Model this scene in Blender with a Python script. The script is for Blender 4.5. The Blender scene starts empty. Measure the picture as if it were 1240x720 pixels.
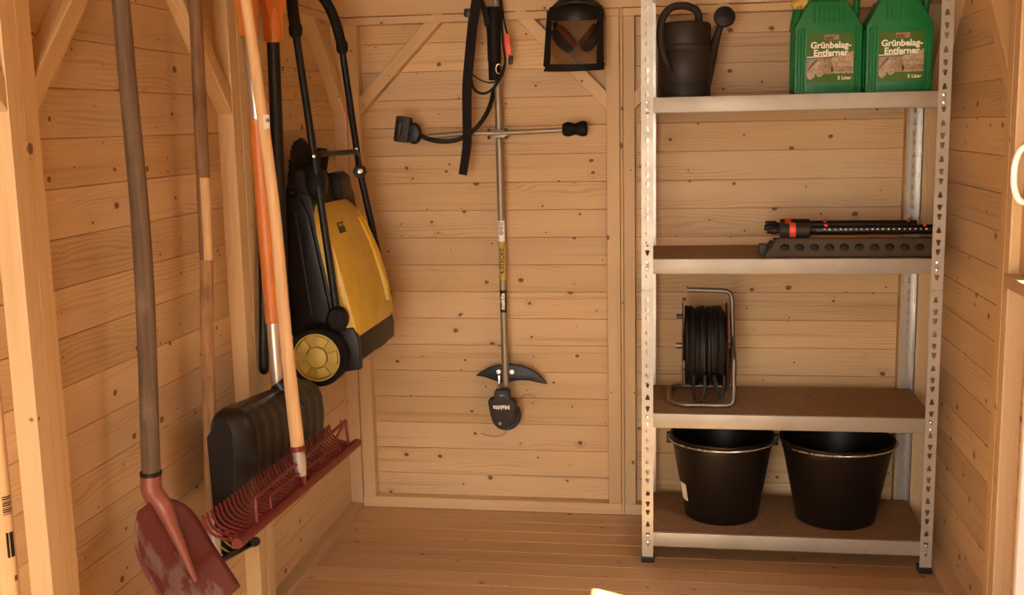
import bpy, bmesh, math, random
from mathutils import Vector, Matrix

random.seed(7)
C = bpy.context.scene.collection
sc = bpy.context.scene

# ------------------------------------------------------------------ camera
CAM = Vector((0.1182, -3.3993, 1.417))
RIGHT = Vector((0.9885, 0.1500, -0.0207))
DOWN = Vector((0.0034, -0.1588, -0.9873))
FWD = Vector((-0.1513, 0.9759, -0.1574))
cam_d = bpy.data.cameras.new('camera')
cam = bpy.data.objects.new('camera', cam_d)
C.objects.link(cam)
m = Matrix.Identity(4)
for i in range(3):
    m[i][0] = RIGHT[i]; m[i][1] = -DOWN[i]; m[i][2] = -FWD[i]; m[i][3] = CAM[i]
cam.matrix_world = m
cam_d.sensor_width = 36
cam_d.lens = 1327.19 * 36 / 1240
cam_d.clip_start = 0.02
sc.camera = cam

# ------------------------------------------------------------------ sky, sun, exposure
world = bpy.data.worlds.new('world')
sc.world = world
world.use_nodes = True
bg = world.node_tree.nodes['Background']
bg.inputs['Color'].default_value = (1.0, 0.945, 0.885, 1)
bg.inputs['Strength'].default_value = 10.0
sun_d = bpy.data.lights.new('sun', 'SUN')
sun_d.energy = 60
sun_d.angle = math.radians(0.6)
sun_d.color = (1.0, 0.86, 0.68)
sun = bpy.data.objects.new('sun', sun_d)
C.objects.link(sun)
sun.location = (3, -4, 5)
sun.rotation_euler = Vector((-1.09, 0.545, -1.75)).to_track_quat('-Z', 'Y').to_euler()
sc.view_settings.view_transform = 'Standard'
sc.view_settings.look = 'None'
sc.view_settings.gamma = 1
sc.view_settings.exposure = 0.38
sc.view_settings.use_curve_mapping = False
sc.cycles.max_bounces = 14
sc.cycles.diffuse_bounces = 8

# ------------------------------------------------------------------ materials
def new_mat(name):
    mt = bpy.data.materials.new(name)
    mt.use_nodes = True
    nt = mt.node_tree
    return mt, nt, nt.nodes['Principled BSDF']

def mth(nt, op, a, b=None):
    n = nt.nodes.new('ShaderNodeMath'); n.operation = op
    for i, v in enumerate((a, b)):
        if v is None: continue
        if isinstance(v, (int, float)): n.inputs[i].default_value = v
        else: nt.links.new(v, n.inputs[i])
    return n.outputs[0]

def mix(nt, fac, a, b):
    n = nt.nodes.new('ShaderNodeMix'); n.data_type = 'RGBA'
    if isinstance(fac, (int, float)): n.inputs[0].default_value = fac
    else: nt.links.new(fac, n.inputs[0])
    for i, v in ((6, a), (7, b)):
        if isinstance(v, tuple): n.inputs[i].default_value = (*v, 1)
        else: nt.links.new(v, n.inputs[i])
    return n.outputs[2]

def ramp(nt, src, p0, p1):
    n = nt.nodes.new('ShaderNodeMapRange'); n.interpolation_type = 'SMOOTHSTEP'
    nt.links.new(src, n.inputs[0])
    n.inputs[1].default_value = p0; n.inputs[2].default_value = p1
    return n.outputs[0]

def noise(nt, vec, scale, detail=3, rough=0.5):
    n = nt.nodes.new('ShaderNodeTexNoise')
    n.inputs['Scale'].default_value = scale
    n.inputs['Detail'].default_value = detail
    n.inputs['Roughness'].default_value = rough
    nt.links.new(vec, n.inputs['Vector'])
    return n.outputs['Fac']

def vmul(nt, vec, s):
    n = nt.nodes.new('ShaderNodeVectorMath'); n.operation = 'MULTIPLY'
    nt.links.new(vec, n.inputs[0]); n.inputs[1].default_value = s
    return n.outputs[0]

def lumber_mat(name, light, dark, knot, rough=0.55, knots=0.6, grain=1.0, gloss=0.3):
    """planed pine: long axis = local X; each board shifts the pattern by its own random number"""
    mt, nt, bs = new_mat(name)
    tc = nt.nodes.new('ShaderNodeTexCoord')
    oi = nt.nodes.new('ShaderNodeObjectInfo')
    sep = nt.nodes.new('ShaderNodeSeparateXYZ'); nt.links.new(tc.outputs['Object'], sep.inputs[0])
    rnd = oi.outputs['Random']
    x = mth(nt, 'ADD', sep.outputs[0], mth(nt, 'MULTIPLY', rnd, 37.0))
    y = mth(nt, 'ADD', sep.outputs[1], mth(nt, 'MULTIPLY', sep.outputs[2], 0.7))
    y = mth(nt, 'ADD', y, mth(nt, 'MULTIPLY', rnd, 11.0))
    cmb = nt.nodes.new('ShaderNodeCombineXYZ')
    nt.links.new(x, cmb.inputs[0]); nt.links.new(y, cmb.inputs[1])
    nt.links.new(mth(nt, 'MULTIPLY', rnd, 53.0), cmb.inputs[2])
    p = cmb.outputs[0]
    # knots
    vk = nt.nodes.new('ShaderNodeTexVoronoi'); vk.inputs['Scale'].default_value = 1
    vk.voronoi_dimensions = '2D'
    nt.links.new(vmul(nt, p, (7.5, 14.0, 0)), vk.inputs['Vector'])
    sepc = nt.nodes.new('ShaderNodeSeparateColor'); nt.links.new(vk.outputs['Color'], sepc.inputs[0])
    # local offset from the knot centre in metres
    dv = nt.nodes.new('ShaderNodeVectorMath'); dv.operation = 'SUBTRACT'
    nt.links.new(vmul(nt, p, (7.5, 14.0, 0)), dv.inputs[0]); nt.links.new(vk.outputs['Position'], dv.inputs[1])
    dm = vmul(nt, dv.outputs[0], (1 / 7.5 * 0.8, 1 / 14.0, 0))
    ln = nt.nodes.new('ShaderNodeVectorMath'); ln.operation = 'LENGTH'; nt.links.new(dm, ln.inputs[0])
    wob = noise(nt, vmul(nt, p, (60, 60, 60)), 1, 2)
    dist = mth(nt, 'ADD', ln.outputs['Value'], mth(nt, 'MULTIPLY', mth(nt, 'SUBTRACT', wob, 0.5), 0.006))
    tt = mth(nt, 'MULTIPLY', mth(nt, 'MAXIMUM', mth(nt, 'SUBTRACT', sepc.outputs[0], 1 - knots), 0.0), 1.0 / knots)
    size = mth(nt, 'ADD', mth(nt, 'MULTIPLY', mth(nt, 'POWER', tt, 3.0), 0.0068), mth(nt, 'MULTIPLY', mth(nt, 'MINIMUM', mth(nt, 'MULTIPLY', tt, 8.0), 1.0), 0.0028))
    kd = mth(nt, 'SUBTRACT', dist, size)
    kmask = mth(nt, 'SUBTRACT', 1.0, ramp(nt, kd, -0.0028, 0.0016))
    kmask = mth(nt, 'MULTIPLY', kmask, ramp(nt, size, 0.0005, 0.0028))
    halo = mth(nt, 'SUBTRACT', 1.0, ramp(nt, kd, 0.0, 0.016))
    halo = mth(nt, 'MULTIPLY', halo, ramp(nt, size, 0.001, 0.006))
    # growth rings, bent round the knots
    bend = noise(nt, vmul(nt, p, (2.2, 9, 3)), 1, 2)
    yy = mth(nt, 'ADD', y, mth(nt, 'MULTIPLY', bend, 0.085))
    yy = mth(nt, 'ADD', yy, mth(nt, 'MULTIPLY', halo, 0.012))
    ring = mth(nt, 'SINE', mth(nt, 'MULTIPLY', yy, 560.0))
    ring = mth(nt, 'MULTIPLY', mth(nt, 'ADD', ring, 1.0), 0.5)
    ring = mth(nt, 'POWER', ring, 2.0)
    patch = ramp(nt, noise(nt, vmul(nt, p, (1.6, 16, 5)), 1, 3), 0.42, 0.72)
    fine = noise(nt, vmul(nt, p, (9, 330, 9)), 1, 3, 0.6)
    streak = ramp(nt, noise(nt, vmul(nt, p, (1.1, 46, 3)), 1, 2, 0.45), 0.58, 0.76)
    g = mth(nt, 'MULTIPLY', ring, mth(nt, 'ADD', mth(nt, 'MULTIPLY', patch, 0.55), 0.04))
    g = mth(nt, 'ADD', g, mth(nt, 'MULTIPLY', streak, 0.55))
    g = mth(nt, 'ADD', mth(nt, 'MULTIPLY', g, 0.95 * grain), mth(nt, 'MULTIPLY', mth(nt, 'SUBTRACT', fine, 0.4), 0.35 * grain))
    col = mix(nt, g, light, dark)
    broad = noise(nt, vmul(nt, p, (0.9, 5, 2)), 1, 2)
    col = mix(nt, mth(nt, 'MULTIPLY', ramp(nt, broad, 0.35, 0.75), 0.35), col, dark)
    hv = nt.nodes.new('ShaderNodeHueSaturation')
    nt.links.new(col, hv.inputs['Color'])
    nt.links.new(mth(nt, 'ADD', mth(nt, 'MULTIPLY', rnd, 0.22), 0.89), hv.inputs['Value'])
    nt.links.new(mth(nt, 'SUBTRACT', 1.05, mth(nt, 'MULTIPLY', mth(nt, 'FRACT', mth(nt, 'MULTIPLY', rnd, 7.3)), 0.12)), hv.inputs['Saturation'])
    col = hv.outputs[0]
    col = mix(nt, mth(nt, 'MULTIPLY', mth(nt, 'MULTIPLY', halo, mth(nt, 'ADD', patch, 0.25)), 0.6), col, dark)
    pale = mth(nt, 'MULTIPLY', ramp(nt, kd, 0.0002, 0.0022), mth(nt, 'SUBTRACT', 1.0, ramp(nt, kd, 0.0022, 0.0055)))
    pale = mth(nt, 'MULTIPLY', pale, ramp(nt, size, 0.001, 0.005))
    col = mix(nt, mth(nt, 'MULTIPLY', pale, 0.55), col, tuple(min(1, c * 1.12) for c in light))
    col = mix(nt, mth(nt, 'MULTIPLY', kmask, 0.92), col, knot)
    nt.links.new(col, bs.inputs['Base Color'])
    bs.inputs['Roughness'].default_value = rough
    bs.inputs['Specular IOR Level'].default_value = gloss
    bp = nt.nodes.new('ShaderNodeBump'); bp.inputs['Strength'].default_value = 0.12; bp.inputs['Distance'].default_value = 0.001
    nt.links.new(g, bp.inputs['Height']); nt.links.new(bp.outputs[0], bs.inputs['Normal'])
    return mt

def plain(name, col, rough=0.5, metal=0.0, var=0.25, scale=14, bump=0.05, spec=0.5, col2=None, coat=0.0):
    mt, nt, bs = new_mat(name)
    tc = nt.nodes.new('ShaderNodeTexCoord')
    n = noise(nt, tc.outputs['Object'], scale, 4, 0.6)
    c2 = col2 or tuple(max(0, c * (1 - var)) for c in col)
    nt.links.new(mix(nt, ramp(nt, n, 0.3, 0.7), col, c2), bs.inputs['Base Color'])
    nt.links.new(mth(nt, 'ADD', mth(nt, 'MULTIPLY', mth(nt, 'SUBTRACT', n, 0.5), 0.2), rough), bs.inputs['Roughness'])
    bs.inputs['Metallic'].default_value = metal
    bs.inputs['Specular IOR Level'].default_value = spec
    bs.inputs['Coat Weight'].default_value = coat
    if bump:
        n2 = noise(nt, tc.outputs['Object'], scale * 14, 2)
        bp = nt.nodes.new('ShaderNodeBump'); bp.inputs['Strength'].default_value = bump; bp.inputs['Distance'].default_value = 0.001
        nt.links.new(n2, bp.inputs['Height']); nt.links.new(bp.outputs[0], bs.inputs['Normal'])
    return mt

def worn(name, paint, bare, rough=0.5, amount=0.55, scale=18, stretch=(1, 1, 0.35), metal=0.0):
    mt, nt, bs = new_mat(name)
    tc = nt.nodes.new('ShaderNodeTexCoord')
    n = noise(nt, vmul(nt, tc.outputs['Object'], stretch), scale, 6, 0.65)
    n2 = noise(nt, tc.outputs['Object'], 5, 3)
    f = ramp(nt, n, amount, amount + 0.09)
    tone = mix(nt, n2, paint, tuple(c * 0.6 for c in paint))
    nt.links.new(mix(nt, mth(nt, 'MULTIPLY', f, 0.8), tone, bare), bs.inputs['Base Color'])
    bs.inputs['Roughness'].default_value = rough
    bs.inputs['Metallic'].default_value = metal
    bp = nt.nodes.new('ShaderNodeBump'); bp.inputs['Strength'].default_value = 0.25; bp.inputs['Distance'].default_value = 0.001
    nt.links.new(n, bp.inputs['Height']); nt.links.new(bp.outputs[0], bs.inputs['Normal'])
    return mt

def handle_wood(name, c1, c2, c3, rough=0.65):
    """turned wooden handle: grain along local Z"""
    mt, nt, bs = new_mat(name)
    tc = nt.nodes.new('ShaderNodeTexCoord')
    p = tc.outputs['Object']
    a = noise(nt, vmul(nt, p, (90, 90, 4)), 1, 4, 0.6)
    b = noise(nt, vmul(nt, p, (14, 14, 5)), 1, 4, 0.6)
    col = mix(nt, ramp(nt, a, 0.3, 0.7), c1, c2)
    col = mix(nt, mth(nt, 'MULTIPLY', ramp(nt, b, 0.5, 0.7), 0.7), col, c3)
    nt.links.new(col, bs.inputs['Base Color'])
    bs.inputs['Roughness'].default_value = rough
    bs.inputs['Specular IOR Level'].default_value = 0.12
    bp = nt.nodes.new('ShaderNodeBump'); bp.inputs['Strength'].default_value = 0.3; bp.inputs['Distance'].default_value = 0.001
    nt.links.new(a, bp.inputs['Height']); nt.links.new(bp.outputs[0], bs.inputs['Normal'])
    return mt

M = {}
PL, PD, PK = (0.60, 0.416, 0.214), (0.37, 0.215, 0.091), (0.13, 0.058, 0.022)
M['plank'] = lumber_mat('pine_plank', PL, PD, PK)
M['stud'] = lumber_mat('pine_frame', (0.57, 0.395, 0.198), (0.41, 0.255, 0.110), PK, knots=0.3, grain=0.7)
M['floor'] = lumber_mat('pine_floor', (0.52, 0.325, 0.152), (0.35, 0.195, 0.080), (0.11, 0.05, 0.02), rough=0.36, gloss=0.5)
M['backing'] = plain('backing_board', (0.10, 0.06, 0.03), 0.8)
M['galv'] = plain('galvanised_steel', (0.40, 0.36, 0.29), 0.45, 0.45, 0.12, 10, 0.0)
M['galv_dark'] = plain('galvanised_steel_rear', (0.46, 0.44, 0.39), 0.33, 0.75, 0.15, 12, 0.0)
M['beam'] = plain('galvanised_beam', (0.335, 0.295, 0.23), 0.45, 0.3, 0.14, 9, 0.0)
M['hdf'] = plain('fibreboard', (0.29, 0.175, 0.09), 0.7, 0, 0.2, 40, 0.08, 0.2)
M['black'] = plain('black_plastic', (0.009, 0.008, 0.007), 0.42, 0, 0.3, 14, 0.03, 0.3)
M['blacksoft'] = plain('black_rubber', (0.008, 0.007, 0.006), 0.7, 0, 0.3, 20, 0.1, 0.2)
M['bucket'] = plain('black_bucket_plastic', (0.008, 0.006, 0.005), 0.42, 0, 0.3, 8, 0.0, 0.3)
M['darkgrey'] = plain('charcoal_plastic', (0.030, 0.023, 0.018), 0.5, 0, 0.25, 14, 0.03, 0.25)
M['sprinkler_grey'] = plain('grey_brown_plastic', (0.075, 0.054, 0.035), 0.5, 0, 0.2, 14, 0.03, 0.3)
M['scoop'] = plain('scoop_plastic', (0.010, 0.009, 0.008), 0.36, 0, 0.3, 10, 0.03, 0.35)
M['chassis'] = plain('sweeper_body_plastic', (0.016, 0.013, 0.010), 0.5, 0, 0.25, 14, 0.03, 0.3)
M['yellow'] = plain('yellow_plastic', (0.62, 0.40, 0.035), 0.42, 0, 0.14)
M['wheelyellow'] = plain('dusty_yellow_plastic', (0.56, 0.41, 0.07), 0.5, 0, 0.2)
M['orange'] = plain('orange_plastic', (0.60, 0.175, 0.028), 0.45, 0, 0.12)
M['redorange'] = plain('red_orange_plastic', (0.75, 0.075, 0.02), 0.45, 0, 0.12)
M['red'] = worn('red_paint', (0.165, 0.010, 0.012), (0.11, 0.02, 0.018), 0.45, 0.6)
M['shovelred'] = worn('worn_red_steel', (0.17, 0.036, 0.027), (0.24, 0.17, 0.13), 0.5, 0.53, 13, (1, 1, 0.45), 0.15)
M['socketred'] = worn('worn_red_socket', (0.30, 0.085, 0.05), (0.34, 0.21, 0.14), 0.42, 0.57, 20)
M['ferrule'] = worn('worn_ferrule', (0.55, 0.48, 0.38), (0.20, 0.15, 0.10), 0.5, 0.52, 40, (1, 1, 1), 0.4)
M['alu'] = plain('aluminium', (0.70, 0.62, 0.50), 0.32, 0.8, 0.12, 12, 0.02)
M['pole'] = plain('brushcutter_tube', (0.30, 0.245, 0.165), 0.42, 0.45, 0.15, 12, 0.03)
M['chrome'] = plain('zinc_metal', (0.75, 0.72, 0.66), 0.25, 0.9, 0.1)
M['green'] = plain('green_canister_plastic', (0.003, 0.165, 0.036), 0.38, 0, 0.15, 9, 0.03, 0.3)
M['label'] = plain('green_label', (0.062, 0.135, 0.006), 0.45, 0, 0.12, 14, 0, 0.2)
M['white'] = plain('white_print', (0.85, 0.80, 0.68), 0.5, 0, 0.05)
M['cream'] = plain('white_plastic', (0.92, 0.89, 0.82), 0.35, 0, 0.05)
M['beige'] = plain('beige_print', (0.50, 0.36, 0.20), 0.5, 0, 0.5, 120)
M['tan'] = plain('tan_print', (0.36, 0.23, 0.11), 0.5, 0, 0.5, 150)
M['mauve'] = plain('mauve_print', (0.34, 0.24, 0.20), 0.5, 0, 0.3, 90)
M['brownprint'] = plain('brown_print', (0.13, 0.05, 0.015), 0.5, 0, 0.2)
M['yellowprint'] = plain('yellow_print', (0.55, 0.40, 0.03), 0.5, 0, 0.3, 60)
M['handle_old'] = handle_wood('weathered_handle', (0.15, 0.10, 0.060), (0.095, 0.062, 0.038), (0.22, 0.15, 0.085))
M['handle_grey'] = handle_wood('grey_old_handle', (0.25, 0.145, 0.075), (0.16, 0.09, 0.045), (0.10, 0.055, 0.03))
M['handle_mid'] = handle_wood('tan_old_handle', (0.42, 0.24, 0.115), (0.27, 0.145, 0.065), (0.13, 0.065, 0.03))
M['handle_new'] = handle_wood('new_ash_handle', (0.66, 0.43, 0.22), (0.54, 0.33, 0.15), (0.60, 0.38, 0.18), 0.5)
M['ground'] = plain('pale_paving', (0.50, 0.42, 0.33), 0.9, 0, 0.2, 3)
M['strap'] = plain('black_webbing', (0.012, 0.010, 0.010), 0.85, 0, 0.3, 200, 0.4, 0.2)
M['cable'] = plain('black_cable', (0.009, 0.008, 0.007), 0.5, 0, 0.2, 14, 0, 0.25)
M['tube_steel'] = plain('grey_tube_steel', (0.22, 0.185, 0.14), 0.42, 0.7, 0.2)
M['disc'] = plain('brown_reel_disc', (0.13, 0.045, 0.02), 0.5, 0, 0.3)
M['cushion'] = plain('dull_red_foam', (0.32, 0.045, 0.014), 0.7, 0, 0.2)
M['darkred'] = plain('dark_red_plastic', (0.15, 0.02, 0.012), 0.4, 0, 0.2)

def glass_mat(name, tint, amount):
    mt, nt, bs = new_mat(name)
    out = nt.nodes['Material Output']
    tr = nt.nodes.new('ShaderNodeBsdfTransparent'); tr.inputs[0].default_value = (*tint, 1)
    mx = nt.nodes.new('ShaderNodeMixShader'); mx.inputs[0].default_value = amount
    nt.links.new(tr.outputs[0], mx.inputs[1]); nt.links.new(bs.outputs[0], mx.inputs[2])
    nt.links.new(mx.outputs[0], out.inputs[0])
    bs.inputs['Roughness'].default_value = 0.05
    return mt, bs
M['glass'], _b = glass_mat('window_glass', (0.97, 0.98, 0.97), 0.06)
M['mesh'], _b = glass_mat('visor_wire_mesh', (0.80, 0.74, 0.66), 0.13)
_b.inputs['Base Color'].default_value = (0.035, 0.028, 0.022, 1); _b.inputs['Roughness'].default_value = 0.5

# ------------------------------------------------------------------ geometry helpers
def V3(p): return Vector(p)

class G:
    """collects world-space geometry; becomes ONE mesh object"""
    def __init__(self): self.v = []; self.f = []; self.s = []
    def add(self, vs, fs, smooth=False):
        o = len(self.v)
        self.v += [Vector(p) for p in vs]
        self.f += [tuple(i + o for i in f) for f in fs]
        self.s += [smooth] * len(fs)
        return self
    def box(self, lo, hi, b=0.0):
        lo, hi = Vector(lo), Vector(hi)
        return self.obox((lo + hi) / 2, hi - lo, Matrix.Identity(3), b)
    def obox(self, c, size, R=None, b=0.0):
        R = R or Matrix.Identity(3)
        bm = bmesh.new()
        bmesh.ops.create_cube(bm, size=1)
        for v in bm.verts:
            v.co = Vector((v.co.x * size[0], v.co.y * size[1], v.co.z * size[2]))
        if b > 0:
            bmesh.ops.bevel(bm, geom=list(bm.edges), offset=b, segments=2, affect='EDGES', profile=0.6)
        return self.bm(bm, Matrix.Translation(Vector(c)) @ R.to_4x4(), b > 0)
    def bm(self, bm, mat=None, smooth=False):
        bm.verts.index_update()
        mat = mat or Matrix.Identity(4)
        self.add([mat @ v.co for v in bm.verts], [[v.index for v in f.verts] for f in bm.faces], smooth)
        bm.free(); return self
    def tube(self, pts, r, n=10, caps=True, closed=False):
        pts = [Vector(p) for p in pts]
        if not isinstance(r, (list, tuple)): r = [r] * len(pts)
        N = len(pts)
        tang = []
        for i in range(N):
            a = pts[(i - 1) % N] if (i > 0 or closed) else pts[i]
            b = pts[(i + 1) % N] if (i < N - 1 or closed) else pts[i]
            tang.append((b - a).normalized())
        t = tang[0]
        u = t.orthogonal().normalized()
        rings = []
        for i in range(N):
            if i: u = (tang[i - 1].rotation_difference(tang[i]) @ u)
            u = (u - tang[i] * u.dot(tang[i])).normalized()
            w = tang[i].cross(u)
            rings.append([pts[i] + r[i] * (math.cos(2 * math.pi * k / n) * u + math.sin(2 * math.pi * k / n) * w) for k in range(n)])
        vs = [p for ring in rings for p in ring]
        fs = []
        for i in range(N if closed else N - 1):
            j = (i + 1) % N
            for k in range(n):
                fs.append((i * n + k, i * n + (k + 1) % n, j * n + (k + 1) % n, j * n + k))
        self.add(vs, fs, True)
        if caps and not closed:
            self.add(rings[0], [tuple(reversed(range(n)))]); self.add(rings[-1], [tuple(range(n))])
        return self
    def lathe(self, prof, origin, axis=(0, 0, 1), n=32, squash=(1, 1), up=None, smooth=True):
        """prof: (radius, height) list"""
        a = Vector(axis).normalized()
        u = Vector(up).normalized() if up else (Vector((1, 0, 0)) if abs(a.x) < 0.9 else Vector((0, 1, 0)))
        u = (u - a * u.dot(a)).normalized(); w = a.cross(u); o = Vector(origin)
        vs = []
        for r, h in prof:
            for k in range(n):
                t = 2 * math.pi * k / n
                vs.append(o + a * h + u * (r * squash[0] * math.cos(t)) + w * (r * squash[1] * math.sin(t)))
        fs = []
        for i in range(len(prof) - 1):
            for k in range(n):
                fs.append((i * n + k, i * n + (k + 1) % n, (i + 1) * n + (k + 1) % n, (i + 1) * n + k))
        return self.add(vs, fs, smooth)
    def prism(self, poly, o, U, W, t, b=0.0, seg=2):
        """2D polygon in axes U, W from o, extruded t along U x W (both ends closed)"""
        U, W, o = Vector(U), Vector(W), Vector(o)
        Nn = U.cross(W).normalized()
        bm = bmesh.new()
        f = bm.faces.new([bm.verts.new(o + U * p[0] + W * p[1]) for p in poly])
        ex = bmesh.ops.extrude_face_region(bm, geom=[f])
        nv = [e for e in ex['geom'] if isinstance(e, bmesh.types.BMVert)]
        bmesh.ops.translate(bm, verts=nv, vec=Nn * t)
        bmesh.ops.recalc_face_normals(bm, faces=bm.faces)
        if b > 0:
            bmesh.ops.bevel(bm, geom=list(bm.edges), offset=b, segments=seg, affect='EDGES', profile=0.6, clamp_overlap=True)
        return self.bm(bm, None, b > 0)
    def loft(self, sections, smooth=False, caps=True):
        n = len(sections[0]); vs = [p for s in sections for p in s]; fs = []
        for i in range(len(sections) - 1):
            for k in range(n):
                fs.append((i * n + k, i * n + (k + 1) % n, (i + 1) * n + (k + 1) % n, (i + 1) * n + k))
        self.add(vs, fs, smooth)
        if caps:
            self.add(sections[0], [tuple(reversed(range(n)))]); self.add(sections[-1], [tuple(range(n))])
        return self
    def sheet(self, grid, t):
        """grid of points -> sheet with thickness t"""
        R, K = len(grid), len(grid[0])
        P = [[Vector(p) for p in row] for row in grid]
        top, bot = [], []
        for i in range(R):
            for k in range(K):
                du = P[min(i + 1, R - 1)][k] - P[max(i - 1, 0)][k]
                dv = P[i][min(k + 1, K - 1)] - P[i][max(k - 1, 0)]
                nn = du.cross(dv).normalized()
                top.append(P[i][k] + nn * t / 2); bot.append(P[i][k] - nn * t / 2)
        fs = []
        o = R * K
        for i in range(R - 1):
            for k in range(K - 1):
                a, b, c, d = i * K + k, i * K + k + 1, (i + 1) * K + k + 1, (i + 1) * K + k
                fs.append((a, d, c, b)); fs.append((a + o, b + o, c + o, d + o))
        rim = [(0, k) for k in range(K)] + [(i, K - 1) for i in range(1, R)] + [(R - 1, k) for k in range(K - 2, -1, -1)] + [(i, 0) for i in range(R - 2, 0, -1)]
        for q in range(len(rim)):
            a = rim[q][0] * K + rim[q][1]; b = rim[(q + 1) % len(rim)][0] * K + rim[(q + 1) % len(rim)][1]
            fs.append((a, b, b + o, a + o))
        return self.add(top + bot, fs, True)

def spline(pts, n=8):
    """Catmull-Rom through pts"""
    P = [Vector(p) for p in pts]; P = [2 * P[0] - P[1]] + P + [2 * P[-1] - P[-2]]
    out = []
    for i in range(1, len(P) - 2):
        for k in range(n):
            t = k / n
            out.append(0.5 * ((2 * P[i]) + (P[i + 1] - P[i - 1]) * t + (2 * P[i - 1] - 5 * P[i] + 4 * P[i + 1] - P[i + 2]) * t * t + (3 * P[i] - P[i - 1] - 3 * P[i + 1] + P[i + 2]) * t ** 3))
    out.append(P[-2]); return out

def rounded(pts, rad, n=5):
    """polyline with its corners rounded"""
    P = [Vector(p) for p in pts]; out = [P[0]]
    for i in range(1, len(P) - 1):
        a, b, c = P[i - 1], P[i], P[i + 1]
        r = min(rad, (a - b).length * 0.49, (c - b).length * 0.49)
        s = b + (a - b).normalized() * r; e = b + (c - b).normalized() * r
        for k in range(n + 1):
            t = k / n; out.append((1 - t) ** 2 * s + 2 * t * (1 - t) * b + t * t * e)
    out.append(P[-1]); return out

ROOT = {}
def thing(name, label, cat, loc, group=None):
    o = bpy.data.objects.new(name, None); C.objects.link(o)
    o.empty_display_size = 0.05
    o.location = loc; o['label'] = label; o['category'] = cat
    if group: o['group'] = group
    ROOT[o.name] = Vector(loc)
    return o

def put(name, g, mat, parent=None, label=None, auto=35):
    """G -> mesh object; vertices are stored relative to the thing's base"""
    base = Vector((0, 0, 0))
    if parent is not None: base = ROOT[parent.name]
    me = bpy.data.meshes.new(name)
    me.from_pydata([v - base for v in g.v], [], g.f)
    me.polygons.foreach_set('use_smooth', g.s)
    me.update()
    if any(g.s) and auto: me.set_sharp_from_angle(angle=math.radians(auto))
    bm = bmesh.new(); bm.from_mesh(me)
    bmesh.ops.recalc_face_normals(bm, faces=bm.faces); bm.to_mesh(me); bm.free()
    me.materials.append(M[mat] if isinstance(mat, str) else mat)
    o = bpy.data.objects.new(name, me); C.objects.link(o)
    if parent is not None: o.parent = parent
    ROOT[o.name] = base
    if label: o['label'] = label
    return o

def structure(name, g, mat):
    o = put(name, g, mat); o['kind'] = 'structure'; return o

def text_geo(body, size, o, U, W, lift=0.0006, bold=0.0, align='CENTER', spacing=1.0):
    cu = bpy.data.curves.new('lettering', 'FONT')
    cu.body = body; cu.size = size; cu.align_x = align; cu.offset = bold; cu.space_line = spacing
    cu.extrude = 0.0002; cu.resolution_u = 3
    ob = bpy.data.objects.new('lettering', cu); C.objects.link(ob)
    dg = bpy.context.evaluated_depsgraph_get(); dg.update()
    me = bpy.data.meshes.new_from_object(ob.evaluated_get(dg))
    U, W, o = Vector(U), Vector(W), Vector(o); N = U.cross(W).normalized()
    g = G().add([o + U * v.co.x + W * v.co.y + N * (v.co.z + lift) for v in me.vertices], [tuple(p.vertices) for p in me.polygons])
    bpy.data.objects.remove(ob); bpy.data.curves.remove(cu); bpy.data.meshes.remove(me)
    return g

def plate_geo(outer, holes, o, U, W, t):
    """flat plate with real holes cut through"""
    cu = bpy.data.curves.new('plate', 'CURVE'); cu.dimensions = '2D'; cu.fill_mode = 'BOTH'; cu.extrude = t / 2
    for loop in [outer] + holes:
        s = cu.splines.new('POLY'); s.points.add(len(loop) - 1); s.use_cyclic_u = True
        for q, p in zip(s.points, loop): q.co = (p[0], p[1], 0, 1)
    ob = bpy.data.objects.new('plate', cu); C.objects.link(ob)
    dg = bpy.context.evaluated_depsgraph_get(); dg.update()
    me = bpy.data.meshes.new_from_object(ob.evaluated_get(dg))
    U, W, o = Vector(U), Vector(W), Vector(o); N = U.cross(W).normalized()
    g = G().add([o + U * v.co.x + W * v.co.y + N * v.co.z for v in me.vertices], [tuple(p.vertices) for p in me.polygons])
    bpy.data.objects.remove(ob); bpy.data.curves.remove(cu); bpy.data.meshes.remove(me)
    return g

def ell(cx, cy, rx, ry, n=16):
    return [(cx + rx * math.cos(2 * math.pi * k / n), cy + ry * math.sin(2 * math.pi * k / n)) for k in range(n)]

# boards: long axis local X, width local Y, face normal local +Z (face plane at z = 0)
_board = {}
def board_mesh(L, w, t, groove, mat):
    key = (round(L, 4), round(w, 4), round(t, 4), round(groove, 4), mat)
    if key in _board: return _board[key]
    h, d = w / 2, min(groove * 2.5, t * 0.6)
    prof = [(-h, -t), (h, -t), (h, -d), (h - groove, 0), (-h + groove, 0), (-h, -d)]
    n = 6
    vs = [(-L / 2, y, z) for y, z in prof] + [(L / 2, y, z) for y, z in prof]
    fs = [(k, (k + 1) % n, n + (k + 1) % n, n + k) for k in range(n)] + [tuple(reversed(range(n))), tuple(range(n, 2 * n))]
    me = bpy.data.meshes.new('board'); me.from_pydata(vs, [], fs); me.update()
    bm = bmesh.new(); bm.from_mesh(me); bmesh.ops.recalc_face_normals(bm, faces=bm.faces); bm.to_mesh(me); bm.free()
    me.materials.append(M[mat]); _board[key] = me
    return me

def board(name, parent, c, xdir, normal, L, w, t, mat, groove=0.0014):
    """c = centre of the visible face"""
    X = Vector(xdir).normalized(); Z = Vector(normal).normalized(); Z = (Z - X * Z.dot(X)).normalized(); Y = Z.cross(X)
    o = bpy.data.objects.new(name, board_mesh(L, w, t, groove, mat)); C.objects.link(o)
    mw = Matrix.Identity(4)
    for i in range(3):
        mw[i][0] = X[i]; mw[i][1] = Y[i]; mw[i][2] = Z[i]; mw[i][3] = c[i]
    o.matrix_world = mw
    if parent is not None: o.parent = parent
    return o

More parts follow.
